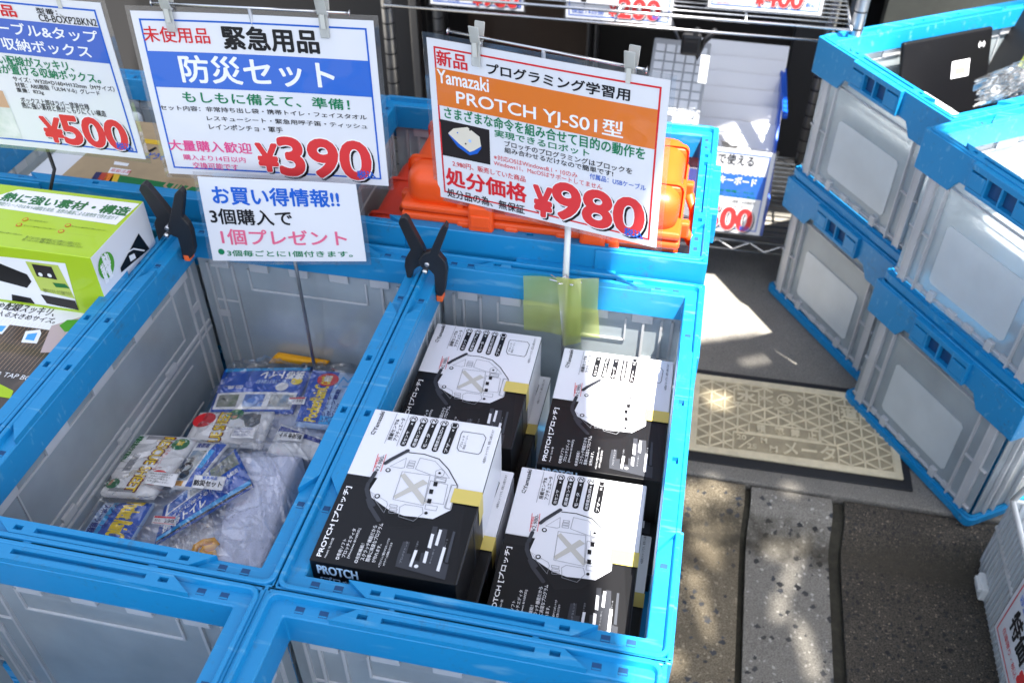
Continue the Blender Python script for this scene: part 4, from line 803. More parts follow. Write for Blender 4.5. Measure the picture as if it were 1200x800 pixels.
# ================================================================ CRATES
CW, CD, CH = .364, .543, .31
def make_crate(label):
    root = thing('folding_crate', (0, 0, 0), label, 'crate', 'blue rimmed folding crates')
    mb = MB()
    mb.sweep(CW, CD, .012, [(.0, CH-.050), (0, CH-.0012), (.001, CH), (.0038, CH), (.0048, CH-.001), (.0062, CH-.0075), (.0200, CH-.0075), (.0212, CH-.009), (.0220, CH-.046), (.0198, CH-.046), (.0190, CH-.011), (.0042, CH-.010), (.0034, CH-.050)], 'blue_plastic')
    # raised middle stretches of the rim, each with a slanted end, and the slots through them
    def raised(L, side, axis, holes, groove=None):
        hw = L/2; inn = .0206; ou = .0052; z0, z1 = CH-.0085, CH-.0008; xs = [-hw, hw]
        def pt(s_, d, z): 
            return (s_, side*(CD/2-d), z) if axis == 0 else (side*(CW/2-d), s_, z)
        def strip(a, b, d0, d1):
            V = [pt(a[0], d0, z1), pt(b[0], d0, z1), pt(b[1], d1, z1), pt(a[1], d1, z1), pt(a[0], d0, z0), pt(b[0], d0, z0), pt(b[1], d1, z0), pt(a[1], d1, z0)]
            mb.add(V, [(0, 1, 2, 3), (0, 4, 5, 1), (1, 5, 6, 2), (2, 6, 7, 3), (3, 7, 4, 0)], 'blue_plastic')
        e = .022
        hl, h0, h1 = .0048, .0095, .0160
        if groove: h0, h1 = .0090, .0145
        cuts = sorted([(h-hl, h+hl) for h in holes] + ([groove] if groove else []))
        def xa(d, s_): return s_*(hw + e*(d-ou)/(inn-ou))
        strip((xa(ou, -1), xa(h0, -1)), (xa(ou, 1), xa(h0, 1)), ou, h0); strip((xa(h1, -1), xa(inn, -1)), (xa(h1, 1), xa(inn, 1)), h1, inn)
        cur = (xa(h0, -1), xa(h1, -1))
        for a, b in cuts: strip(cur, (a, a), h0, h1); cur = (b, b)
        strip(cur, (xa(h0, 1), xa(h1, 1)), h0, h1)
        for a, b in cuts: mb.add([pt(a, h0, z0+.0003), pt(b, h0, z0+.0003), pt(b, h1, z0+.0003), pt(a, h1, z0+.0003)], [(0, 1, 2, 3)], 'slot_shade')
    for s_ in (-1, 1):
        raised(.27, s_, 1, (-.04, .048)); raised(.19, s_, 0, (-.088, .088), (-.070, .070))
    def slot(x, y, sx, sy):
        mb.box((x, y, CH-.0078), (sx, sy, .0012), 'slot_shade', .0004, None, 1)  # flat dark plate, its colour standing for the shade of a hole
        mb.box((x, y-sy*.32, CH-.00705), (sx*.9, sy*.18, .0003), 'blue_plastic')
    for sx in (-1, 1):
        for sy in (-1, 1):
            for k in (.125, .148): slot(sx*k, sy*(CD/2-.0128), .0088, .0075)
            slot(sx*(CW/2-.0128), sy*.172, .0075, .0088)
    # outer corner blocks and the handle pockets
    for sy in (-1, 1):
        for sx in (-1, 1):
            mb.prism([(CW/2+.0025, CH-.076), (CW/2+.0025, CH-.003), (.066, CH-.003), (.066, CH-.050), (.088, CH-.052), (.104, CH-.076)], (0, sy*(CD/2+.0005), 0), (sx, 0, 0), (0, 0, 1), .006, 'blue_plastic', .0012)
            mb.prism([(CD/2+.0015, CH-.076), (CD/2+.0015, CH-.003), (.13, CH-.003), (.13, CH-.050), (.17, CH-.052), (.186, CH-.076)], (sx*(CW/2+.0004), 0, 0), (0, sy, 0), (0, 0, 1), .005, 'blue_plastic', .0012)
        y = sy*(CD/2+.0055)
        for z, h in ((CH-.008, .011), (CH-.0475, .007)): mb.box((0, y, z), (.134, .012, h), 'blue_plastic', .0012)
        for x in (-.065, -.031, .0, .031, .065): mb.box((x, y, CH-.028), (.004, .0115, .034), 'blue_plastic', .0008)
        mb.box((0, sy*(CD/2+.0006), CH-.028), (.124, .002, .033), 'slot_shade')
        for x in (-.048, .048): mb.box((x, y+sy*.001, CH-.03), (.03, .011, .026), 'blue_plastic', .001)
    mb.build('rim', root, (0, 0, 0))
    # clear folding panels
    for sy in (-1, 1):
        mb = MB(); y = sy*(CD/2-.0125); zz = (CH-.045+.024)/2
        mb.box((0, y, zz), (CW-.034, .0022, CH-.05-.018), 'clear_wall')
        for x in (-.15, -.136, -.112, .112, .136, .15): mb.box((x, y+sy*.0045, zz), (.003, .0075, CH-.066), 'clear_rib')
        for x in (-.143, .143): mb.box((x, y+sy*.007, zz-.01), (.016, .0014, CH-.09), 'clear_rib')
        for z in (.035, .13, .235): mb.box((0, y+sy*.004, z), (CW-.036, .0065, .0022), 'clear_rib') if z != .13 else [mb.box((x, y+sy*.004, z), (.05, .0065, .0022), 'clear_rib') for x in (-.139, .139)]
        for x in (-.07, .07): mb.box((x, y+sy*.004, .036), (.014, .009, .020), 'clear_rib', .001)
        for x in (-.105, -.02, .02, .105): mb.box((x, y+sy*.003, .034), (.020, .006, .012), 'clear_rib', .001)
        mb.box((0, y-sy*.0024, .212), (.176, .0022, .0024), 'clear_rib')
        for x in (-.150, -.136, -.112, .112, .136, .150): mb.box((x, y-sy*.0028, zz-.004), (.0032, .0034, CH-.085), 'clear_rib')
        for x in (-.143, .143): mb.box((x, y-sy*.0026, .16), (.020, .0030, .012), 'clear_rib', .0008)
        for z in (.045, .185): [mb.box((x, y-sy*.0024, z), (.036, .0022, .0024), 'clear_rib') for x in (-.131, .131)]
        for x in (-.088, .088): mb.box((x, y-sy*.0024, .230), (.0024, .0022, .037), 'clear_rib')
        for x in (-.13, -.07, -.01, .05, .11): mb.box((x, y-sy*.0030, CH-.054), (.028, .005, .018), 'clear_rib', .0008)
        pn = mb.build('end_panel', root, (0, 0, 0))
        mb = MB(); mb.prism([(-.088, .062), (-.082, .056), (.082, .056), (.088, .062), (.088, .168), (.082, .174), (-.082, .174), (-.088, .168)], (0, y+sy*.0022, 0), (1, 0, 0), (0, 0, 1), .0012, 'frosted_plate'); mb.build('label_plate', pn, (0, 0, 0))
    for sx in (-1, 1):
        mb = MB(); x = sx*(CW/2-.0125); zz = (CH-.045+.024)/2
        mb.box((x, 0, zz), (.0022, CD-.034, CH-.05-.018), 'clear_wall')
        for y in (-.235, -.215, -.18, .18, .215, .235): mb.box((x+sx*.0045, y, zz), (.0075, .003, CH-.066), 'clear_rib')
        mb.box((x-sx*.002, 0, .147), (.004, CD-.04, .005), 'clear_rib', .0008); mb.box((x-sx*.002, 0, .135), (.004, CD-.04, .003), 'clear_rib')
        for y in (-.13, .0, .13): mb.box((x-sx*.002, y, .150), (.006, .026, .012), 'clear_rib', .001)
        for z in (.165, .245): mb.box((x-sx*.0022, 0, z), (.0022, .36, .0022), 'clear_rib')
        for y in (-.235, -.215, .215, .235): mb.box((x-sx*.0026, y, zz), (.0034, .0032, CH-.085), 'clear_rib')
        for y in (-.225, .225): mb.box((x-sx*.0026, y, .19), (.003, .022, .012), 'clear_rib', .0008)
        for z in (.04, .115): mb.box((x-sx*.0022, 0, z), (.0022, .36, .0022), 'clear_rib')
        for y in (-.18, .18): mb.box((x-sx*.0022, y, .205), (.0022, .0022, .08), 'clear_rib')
        for y in (-.2, -.1, .0, .1, .2): mb.box((x-sx*.0030, y, CH-.054), (.005, .045, .018), 'clear_rib', .0008)
        mb.build('side_panel', root, (0, 0, 0))
    mb = MB()
    mb.sweep(CW-.011, CD-.011, .012, [(.0, .024), (.0, -.003), (.002, -.005), (.02, -.005), (.02, .0), (.004, .002), (.004, .024)], 'blue_plastic')
    mb.sweep(CW-.001, CD-.001, .014, [(.0, .020), (.0, .006), (.004, .004), (.008, .006), (.008, .020)], 'blue_plastic')
    mb.box((0, 0, .012), (CW-.02, CD-.02, .006), 'blue_plastic'); mb.build('base_tray', root, (0, 0, 0))
    return root
proto = make_crate('proto'); first = [proto]
def crate(x, y, z, rz, label):
    o = first.pop() if first else copy_tree(proto)
    o.location = (x, y, z); o.rotation_euler = (0, 0, rad(rz)); o['label'] = label; return o
AX, BX, ZX = -.183, .183, -.549; MY = .2725
crate(BX, MY, .31, 0, 'open blue rimmed crate holding the black and white robot kit boxes')
crate(AX, MY, .31, 0, 'open blue rimmed crate holding bagged rescue kits, between two black clamps')
crate(ZX, MY, .31, 0, 'blue rimmed crate at left holding the lime green cable box carton')
crate(BX-.004, MY-.546, .31, 0, 'empty blue rimmed crate in front of the crate of robot kit boxes')
crate(AX-.008, MY-.546, .31, 0, 'empty blue rimmed crate in front of the crate of rescue kits')
crate(.091, .737, .34, 90, 'blue rimmed crate turned sideways holding the orange hard cases')
crate(-.456, .737, .34, 90, 'blue rimmed crate turned sideways holding the brown cardboard box')
for x, y, z, rz, nm in ((BX, MY, 0, 0, 'robot kit boxes'), (AX, MY, 0, 0, 'rescue kits'), (ZX, MY, 0, 0, 'lime green carton'), (BX-.004, MY-.546, 0, 0, 'front right empty crate'), (AX-.008, MY-.546, 0, 0, 'front left empty crate'), (.091, .737, .03, 90, 'orange hard cases'), (-.456, .737, .03, 90, 'cardboard box')):
    if LOWER: crate(x, y, z, rz, 'blue rimmed crate underneath the one for ' + nm)
NX, NY, FX, FY, RZ = 1.0285, 1.0465, .8726, 1.3865, -56.6
crate(NX, NY, 0, RZ, 'empty clear crate on the meter cover, bottom of the nearer stack'); crate(NX+.002, NY, .31, RZ, 'clear crate on top of the nearer stack, white things inside')
crate(FX, FY, 0, RZ, 'empty clear crate at the bottom of the farther stack by the rack'); crate(FX, FY+.002, .31, RZ, 'clear crate on top of the farther stack holding a black tablet')
# ================================================================ ROBOT KIT BOXES
BWd, BL, BHt = .143, .206, .0728
def make_box():
    root = thing('robot_kit_box', (0, 0, 0), '', 'box', 'black and white robot kit boxes')
    h = BHt; x, y = BWd/2, BL/2
    def body(y0, y1, m, top=True): 
        mb.box((0, (y0+y1)/2, h/2), (BWd, y1-y0, h), m)
    mb = MB(); ys = -y + BL*.535
    mb.box((0, (-y+ys)/2, h/2), (BWd, ys+y-.0002, h), 'box_black', .0012, None, 2); mb.box((0, (y+ys)/2, h/2), (BWd, y-ys-.0002, h), 'box_white', .0012, None, 2)
    # tuck flap edges and corrugated seam on the right side
    mb.box((x+.0003, 0, h-.0025), (.0008, BL-.004, .0012), 'k_grey2'); mb.box((x+.0002, -.03, h*.5), (.0007, .0012, h*.86), 'k_grey2')
    c = mb.build('carton', root, (0, 0, 0))
    mb = MB(); T = Surf([(-x, y, h), (x, y, h), (x, -y, h), (-x, -y, h)]); draw(mb, T, ART['box'])
    draw(mb, Surf([(-x, -y, h), (x, -y, h), (x, -y, 0), (-x, -y, 0)]), ART['boxfront'])
    mb.build('printed_artwork', root, (0, 0, 0), fix=False)
    mb = MB(); a, b = .459, .569
    q = [T(.80, a, LY*8), T(1.0, a, LY*8), T(1.0, b-.02, LY*8), T(.80, b-.02, LY*8)]
    mb.add(q, [(0, 1, 2, 3)], 'yellow_tape'); y0, y1 = q[1].y, q[2].y
    mb.add([(x+.0008, y0, h+.0014), (x+.0008, y0, h-.03), (x+.0008, y1, h-.03), (x+.0008, y1, h+.0014), (x, y0, h+.0014), (x, y1, h+.0014)], [(0, 1, 2, 3), (0, 3, 5, 4)], 'yellow_tape')
    mb.build('tape', root, (0, 0, 0), fix=False)
    return root
bp_ = make_box(); used = []
def kitbox(x, y, z, rz, label):
    o = copy_tree(bp_) if used else bp_; used.append(1)
    o.location = (x, y, z); o.rotation_euler = (0, 0, rad(rz)); o['label'] = label
fz = .3265
LFx, LFy = .0927, .138
pile = {'LF': (LFx, LFy, 4), 'LB': (.0940, .380, 3), 'RF': (.2565, .152, 3), 'RB': (.2705, .366, 3)}
nm = {'LF': 'front left pile beside the rescue kits', 'LB': 'rear left pile under the black clamp', 'RF': 'front right pile half in sunlight', 'RB': 'rear right pile under the green tape'}
for k, (x, y, n) in pile.items():
    for i in range(n):
        j = n-1-i
        ox, oy, rz = (0, 0, .4) if i == n-1 else ((.012, -.014*0+.004, -.6) if j == 1 else (.006, .006, .3))
        if k == 'RF' and j == 1: ox = .012
        if k == 'RB' and j == 1: ox, oy = .008, -.02
        lab = {0: 'topmost robot kit box of the ', 1: 'second robot kit box down in the ', 2: 'third robot kit box down in the ', 3: 'lowest robot kit box in the '}[j] + nm[k]
        kitbox(x+ox, y+oy, fz + i*(BHt+.0008), rz, lab)
# ================================================================ PRICE SIGNS
def sign(name, key, label, border, bands=(), lam=.006, base_mat='paper_lam', bm=.009, bt=.0022):
    q = WQ[key]; S = Bow(q, .0016 if 'tag' in key else .0032, len(label)*.7); c = (S(0, 1) + S(1, 1))/2
    t = thing('price_sign', c, label, 'sign', 'laminated price signs')
    mb = MB(); sheet(S, mb, base_mat, 0, 0, 1, 1, 0, .0006); mb.build('sheet', t)
    mb = MB()
    if border: frame(S, mb, border, bm, bt)
    for col, v0, v1, in bands:
        a = (bm+bt)/S.sx; rect(S, mb, col, a*.8, v0, 1-a*.8, v1, 1)
    draw(mb, S, ART[key]); mb.build('printed_text', t, fix=False)
    mb = MB(); e, f = lam/S.sx, lam/S.sy
    sheet(S, mb, 'laminate', -e, -f, 1+e, 1+f, -.0009, .0004); mb.build('laminate_film', t)
    return S
S390 = sign('kit', 'kit', 'white price sign with blue band reading 390 yen over the rescue kits', 'blue', (('lam_band_blue', .225, .437),))
S980 = sign('robot', 'robot', 'red framed price sign with orange band reading 980 yen over the robot kit boxes', 'red', (('lam_band_orange', .165, .388),))
S500 = sign('cable', 'cable', 'blue framed price sign reading 500 yen over the green carton', 'blue', (('lam_mid_blue', .146, .364),))
Sg = sign('give', 'give', 'small white sign about a free gift hanging below the 390 yen sign', None)
sign('keyb', 'keyb', 'blue banded 500 yen sign in front of the white keyboards on the rack', 'blue', (('lam_band_blue', .28, .56),))
sign('tag9', 'tag9', 'small 980 yen tag on the rack shelf above the orange hard cases', 'blue', (), .004, 'paper_lam', .006, .0018)
sign('tag2', 'tag2', 'small 200 yen tag on the middle of the rack shelf', 'blue', (), .004, 'paper_lam', .006, .0018)
sign('tag4', 'tag4', 'small 400 yen tag on the rack shelf next to the far crates', 'blue', (), .004, 'paper_lam', .006, .0018)
sign('power', 'power', 'red framed power adapter sign on the white basket at the right edge', 'red', (), .004, 'paper_lam', .008, .0025)
def clip(mb2, c, nrm, side):
    c = Vector(c); up = Vector((0, 0, 1)); n = nrm
    for s_, tilt in ((1, .25), (-1, .25)):
        M = Matrix((side, n, up)).transposed()
        for part, (cz, sz, oy) in {'jaw': (-.012, .03, .0035), 'grip': (.012, .022, .0065)}.items():
            mb2.box(c + n*(s_*oy) + up*cz, (.0115 if part == 'jaw' else .013, .0022, sz), 'clip_clear', .0008, M @ Matrix.Rotation(s_*(.04 if part == 'jaw' else -.22), 3, 'X'), 1)
    M = Matrix((side, n, up)).transposed(); mb2.box(c + n*(-.0064) + up*(-.006), (.0055, .0012, .017), 'clip_plastic', .0003, M, 1); mb2.tube([c - side*.006, c + side*.006], .003, 'galvanised')
def stand(label, S, base, fr, pm='galvanised', hooks=True):
    side = (S.q[1]-S.q[0]); side.z = 0; side.normalize(); n = Vector((-side.y, side.x, 0)); top = (S.q[0]+S.q[1])/2 + n*.004 + Vector((0, 0, .008))
    t = thing('sign_stand', base, label, 'sign stand', 'wire sign stands')
    mb = MB(); b = Vector(base); tp = Vector((top.x, top.y, top.z)); k = [b, Vector((b.x, .5075, .622)), Vector((b.x*.8+tp.x*.2, .556, .672)), Vector((tp.x, tp.y+.004, tp.z-.06)), tp]
    mb.tube(k, .0026, pm, 8); mb.build('pole', t)
    mb = MB(); a, c = top - side*.122, top + side*.122; mb.tube([a, c], .0018, 'chrome', 8)
    for p in (a, c): mb.tube([p - side*.001, p, p + side*.001], [.001, .0042, .001], 'chrome', 10)
    mb.build('crossbar', t)
    for f in fr:
        mb = MB(); p = S.q[0].lerp(S.q[1], f); clip(mb, p + n*.002 + Vector((0, 0, .004)), n, side); mb.build('clip', t)
    return t, mb
st, _ = stand('chrome sign stand holding the 390 yen sign behind the rescue kits', S390, (-.184, .507, .335), (.165, .80))
st, _ = stand('chrome sign stand taped to the crate of robot kit boxes', S980, (.191, .507, .335), (.225, .845))
mb = MB(); mb.tube([(.1895, .512, .627), (.184, .553, .672), (.180, .556, .72)], .0042, 'white_plastic'); mb.build('sleeve', st)
mb = MB()
for a in (160, 205, 250, 300, 345, 20):
    d = Vector((math.cos(rad(a)), math.sin(rad(a))*.6, 0)); o = Vector((.190, .509, .622)); mb.tube([o + Vector((0, 0, .012)), o + d*.008 + Vector((0, 0, .001)), o + d*.022 + Vector((0, 0, .006))], .0011, 'chrome', 6)
mb.build('hook', st)
stand('black sign stand holding up the 500 yen sign behind the green carton', S500, (-.556, .522, .335), (.20, .82), 'black_plastic')
mb = MB()
for q in (WQ['gtape1'], WQ['gtape2'], WQ['gtape3']):
    n_ = 8; vs = []
    S = Surf(q)
    for i in range(n_+1):
        for j in range(n_+1):
            u, v = i/n_, j/n_; bulge = -.0045*math.exp(-((u-.55)*6)**2) if S.sx > .05 else -.002*math.sin(u*3)
            vs.append(S(u, v, 0) + Vector((0, bulge + .0006*math.sin(7*u+5*v), 0)))
    mb.add(vs, [(i*(n_+1)+j, i*(n_+1)+j+1, (i+1)*(n_+1)+j+1, (i+1)*(n_+1)+j) for i in range(n_) for j in range(n_)], 'green_tape', True)
tag(mb.build('green_tape'), 'translucent green tape fixing the sign stand inside the robot crate', 'tape')
# ================================================================ CLAMPS
def clamp(k, label, piv, tips):
    t = thing('spring_clamp', (piv[0], .49, piv[1]), label, 'clamp', 'black spring clamps')
    for s_, y in (('left', .494), ('right', .484)):
        mb = MB(); mb.prism(CLAMP[k+'_'+s_], (0, y, 0), (1, 0, 0), (0, 0, 1), .010, 'black_plastic', .0011); mb.build('handle', t)
    mb = MB(); mb.tube([(piv[0], .475, piv[1]), (piv[0], .4765, piv[1]), (piv[0], .50, piv[1])], [.0022, .0036, .0036], 'chrome', 12); mb.tube([(piv[0]+.003, .478, piv[1]+.011), (piv[0]+.003, .495, piv[1]+.011)], .0032, 'galvanised', 10); mb.build('pivot', t)
    mb = MB()
    for p in tips: mb.box((p[0], .486, p[1]), (.0085, .015, .010), 'orange_tip', .0015)
    mb.build('jaw_tip', t)
def cl_at(k, i): return CLAMP[k][i]
pb = CLAMP['b_right'][12]; pa = CLAMP['a_left'][6]
clamp('b', 'black spring clamp gripping the rims between the rescue kits and the robot boxes', (CLAMP['b_left'][6][0], CLAMP['b_left'][7][1]), [(CLAMP['b_right'][8][0], CLAMP['b_right'][8][1]+.003)])
clamp('a', 'black spring clamp gripping the rims beside the lime green carton', (CLAMP['a_left'][7][0], CLAMP['a_left'][7][1]), [(CLAMP['a_right'][8][0], CLAMP['a_right'][8][1]+.004)])
# ================================================================ RESCUE KITS
def packet(name, parent, key, th, m, els, lab=None, bulge=.004):
    q = [Vector(p) for p in WQ[key]]; S = Surf(q); mb = MB(); n = 10; vs = []
    for i in range(n+1):
        for j in range(n+1):
            u, v = i/n, j/n; vs.append(S(u, v, -.0008 - bulge*(1 - 16*u*(1-u)*v*(1-v))**2*.8))
    fs = [(i*(n+1)+j, i*(n+1)+j+1, (i+1)*(n+1)+j+1, (i+1)*(n+1)+j) for i in range(n) for j in range(n)]
    k = len(vs); ring = [i*(n+1) for i in range(n+1)] + [n*(n+1)+j for j in range(1, n+1)] + [i*(n+1)+n for i in range(n-1, -1, -1)] + [j for j in range(n-1, 0, -1)]
    vs += [vs[r] - S.n*th for r in ring]; fs += [(ring[i], ring[(i+1) % len(ring)], k+(i+1) % len(ring), k+i) for i in range(len(ring))]
    mb.add(vs, fs, m, True)
    pk = mb.build(name, parent)
    if els:
        mb = MB()
        class SB(Surf):
            def __call__(s, u, v, d=0):
                uu, vv = min(1, max(0, u)), min(1, max(0, v)); return Surf.__call__(s, u, v, d - .0006 - bulge*(1 - 16*uu*(1-uu)*vv*(1-vv))**2*.8)
        Q = SB(q)
        for e in els:
            if e[0] == 'p':   # subdivide long flat patches so they follow the bulge
                draw(mb, Q, [e])
            elif e[0] == 'r':
                _, col, u0, v0, u1, v1, ly = e
                for i in range(6):
                    for j in range(6):
                        a, b, c, d = u0+(u1-u0)*i/6, u0+(u1-u0)*(i+1)/6, v0+(v1-v0)*j/6, v0+(v1-v0)*(j+1)/6; rect(Q, mb, col, a, c, b, d, ly)
            else: draw(mb, Q, [e])
        mb.build('printed_artwork', pk, fix=False)
    return pk
def T(b, c, u0, v0, u1, v1, bold=.02, rot=0, ly=3): return ('t', b, c, u0, v0, u1, v1, bold, rot, ly)
def R_(c, u0, v0, u1, v1, ly=1): return ('r', c, u0, v0, u1, v1, ly)
def fuzzy(name, parent, key, m, th, bulge, seed, amp=.0012, rib=0):
    q = [Vector(p) for p in WQ[key]]; S = Surf(q); mb = MB(); n = 36; vs = []; rnd = random.Random(seed); ph = [rnd.uniform(0, 6) for _ in range(8)]
    for i in range(n+1):
        for j in range(n+1):
            u, v = i/n, j/n; e = (1-(2*u-1)**6)*(1-(2*v-1)**6)
            h = bulge*e**.5 + amp*(math.sin(9*u+ph[0]+3*v)*math.sin(7*v+ph[1]) + .6*math.sin(21*u+ph[2])*math.sin(17*v+ph[3])) + (rib*abs(math.sin(u*42)) if rib else 0)
            vs.append(S(u + .012*math.sin(6*v+ph[4]), v + .012*math.sin(5*u+ph[5]), h - bulge))
    fs = [(i*(n+1)+j, i*(n+1)+j+1, (i+1)*(n+1)+j+1, (i+1)*(n+1)+j) for i in range(n) for j in range(n)]
    k = len(vs); ring = [i*(n+1) for i in range(n+1)] + [n*(n+1)+j for j in range(1, n+1)] + [i*(n+1)+n for i in range(n-1, -1, -1)] + [j for j in range(n-1, 0, -1)]
    vs += [vs[r] - S.n*th for r in ring]; fs += [(ring[i], ring[(i+1) % len(ring)], k+(i+1) % len(ring), k+i) for i in range(len(ring))]
    mb.add(vs, fs, m, True); return mb.build(name, parent)
def crumple(name, parent, key, lift, seed, amp=.005, n=(110, 90), m='bag_film'):
    q = [Vector(p) for p in WQ[key]]; S = Surf(q); mb = MB(); vs = []; rnd = random.Random(seed)
    lines = [(rnd.uniform(0, 1), rnd.uniform(0, 1), rnd.uniform(0, math.pi), rnd.uniform(.25, 1), rnd.uniform(.008, .035), rnd.uniform(.08, .35)) for _ in range(90)]
    for i in range(n[0]+1):
        for j in range(n[1]+1):
            u, v = i/n[0], j/n[1]; h = 0
            for x, y, a, k, w_, ln in lines:
                dx_, dy_ = u-x, v-y; c, s_ = math.cos(a), math.sin(a); d = -dx_*s_+dy_*c; l = dx_*c+dy_*s_
                h += k*max(0, 1-abs(d)/w_)*math.exp(-(l/ln)**2)
            e = min(1, 12*min(u, 1-u), 12*min(v, 1-v))
            vs.append(S(u + .01*math.sin(11*v), v + .01*math.sin(13*u), lift*e - .014*(1-e) + amp*h*.7))
    mb.add(vs, [(i*(n[1]+1)+j, i*(n[1]+1)+j+1, (i+1)*(n[1]+1)+j+1, (i+1)*(n[1]+1)+j) for i in range(n[0]) for j in range(n[1])], m, False)
    return mb.build(name, parent)
def rescue_art(full=True):
    e = [R_('grey_sheet', .02, .30, .98, .52, 1) if False else ('p', 'grey_sheet', [(.20, .02), (.58, .02), (.98, .98), (.42, .98)], 1)] if False else []
    return e
FL = .329
t = thing('rescue_kit_bag', (-.25, .22, FL), 'clear bagged rescue kit with folded pale towel at the front of its crate', 'kit bag', 'bagged rescue kits')
fuzzy('padding', t, 'f_low', 'soft_fill', .045, .014, 8, .004)
fuzzy('folded_towel', t, 'f_towel', 'towel', .030, .016, 3, .0018)
mb = fuzzy('work_glove', t, 'f_glove', 'knit', .018, .008, 5, .0005, .0016)
mb = MB(); gq = Surf(WQ['f_glove'])
mb.tube([gq(.62, .98, .010), gq(.66, .86, .014), gq(.80, .80, .015), gq(.98, .78, .013), gq(1.02, .85, .012), gq(.95, .90, .012), gq(.80, .92, .013), gq(.74, .99, .012), gq(.85, 1.02, .010), gq(1.0, 1.0, .010)], .0042, 'orange_y', 8); mb.build('glove_cuff', t)
packet('raincoat_packet', t, 'f_rain', .006, 'pale_blue', [R_('pblue', .55, .04, .99, .99, 1), R_('cyan', .50, .04, .56, .99, 1), R_('navy', .03, .06, .06, .7, 2), T('Pocket RainCoat', 'yellow', .66, .03, .90, 1.1, .03, -90, 4), T('レジャーや', 'navy', .52, .10, .62, .75, .03, -90), T('スポーツ観戦', 'navy', .40, .12, .50, .9, .03, -90), T('などに!!', 'navy', .28, .14, .38, .7, .03, -90), ('c', 'white', .18, .38, .018, 2), T('LL', 'navy', .14, .32, .22, .44, .01, 0, 4), ('c', 'leaf2', .20, .12, .008, 4), ('c', 'cyan', .30, .10, .006, 3)])
packet('photo_leaflet', t, 'f_photo', .004, 'label_white', [R_('photo_c', .06, .22, .55, .86, 1), R_('pblue', .62, .03, .97, .97, 1), R_('cyan', .62, .2, .8, .6, 2), R_('orange_y', .05, .88, .45, .97, 2), T('携帯用', 'navy', .10, .05, .5, .16, .02), ('c', 'photo_dark', .2, .6, .009, 3), ('c', 'photo_dark', .3, .75, .007, 3)])
packet('toilet_packet', t, 'f_toilet', .004, 'pblue', [R_('photo_a', .62, .03, .96, .38, 1), R_('label_white', .05, .04, .60, .40, 1), R_('photo_b', .08, .07, .32, .36, 2), R_('photo_c', .35, .07, .58, .36, 2), R_('cyan', .01, .86, .99, .95, 1), R_('k_black', .01, .955, .99, .995, 1), T('携帯トイレ', 'white', .06, .62, .52, .84, .03), T('いつでもどこでも', 'pale_blue', .10, .42, .55, .50, .01), T('すぐに使える!!', 'white', .15, .51, .60, .60, .02), T('いつも防災', 'white', .70, .45, .92, .55, .03), T('防臭・凝固剤入り', 'pale_blue', .60, .60, .9, .67, .01), R_('yellow', .02, .42, .09, .50, 2)], bulge=.003)
def rescue_els(cut=0):
    return [('p', 'grey_sheet', [(.34, .02), (.70, .02), (.72, .5), (.74, .97), (.36, .97), (.35, .5)], 1), T('RESCUE SHEET', 'maroon', .575, .03, .735, .97, .06, -90, 3), T('RESCUE SHEET', 'yellow', .59, .04, .72, .96, .02, -90, 4), ('c', 'kgreen', .86, .14, .011, 3), T('防災', 'yellow', .82, .09, .90, .17, .02, 0, 5), T('レスキューシート', 'red', .75, .20, .80, .62, .01, -90, 3), ('c', 'red', .87, .72, .013, 2), T('体温を逃がさず暖かい', 'kgreen', .22, .04, .30, .50, .04, -90, 3), T('非常時の必需品', 'kgreen', .12, .05, .20, .36, .04, -90, 3),
     ('p', 'figure', [(.05, .95), (.07, .78), (.14, .62), (.16, .50), (.24, .54), (.22, .68), (.30, .78), (.30, .90), (.18, .98)], 3), ('p', 'skin', [(.14, .50), (.17, .44), (.24, .46), (.24, .54)], 4), ('c', 'kgreen', .37, .86, .008, 4), ('p', 'skin', [(.31, .80), (.36, .80), (.35, .88), (.31, .90)], 4)]
packet('rescue_sheet_packet', t, 'f_rescue', .008, 'label_white', rescue_els(), bulge=.003)
packet('sticker', t, 'f_stick1', .0004, 'label_white', [T('本商品は未使用品です', 'black', .1, .12, .85, .26, 0), T('返品はできません', 'black', .15, .32, .8, .46, 0), T('予めご了承の上', 'black', .1, .52, .75, .66, 0), T('お買い求めください', 'black', .1, .72, .8, .86, 0)], bulge=.0004)
packet('sticker', t, 'f_stick2', .0004, 'label_white', [T('緊急用品', 'blue', .28, .10, .75, .34, .01), T('防災セット', 'black', .06, .42, .94, .84, .03)], bulge=.0004)
packet('price_sticker', t, 'f_stick3', .0004, 'label_white', [R_('red', .05, .08, .95, .30, 1), R_('red', .05, .88, .95, .94, 1), T('390', 'k_grey', .5, .4, .9, .8, .0), T('税込', 'k_grey', .1, .45, .35, .75, .0)], bulge=.0004)
crumple('clear_bag', t, 'f_film', .008, 11, .011)
t = thing('rescue_kit_bag', (-.22, .42, FL), 'clear bagged rescue kit lying at the back of its crate under the sign stand', 'kit bag', 'bagged rescue kits')
fuzzy('padding', t, 'b_low', 'soft_fill', .045, .012, 9, .004)
packet('glove_cuff', t, 'b_glove', .012, 'orange_y', [], bulge=.004)
packet('spare_sheet', t, 'b_sheet', .006, 'label_white', [R_('navy', .02, .08, .98, .3, 1), R_('yellow', .25, .35, .4, .5, 2)], bulge=.003)
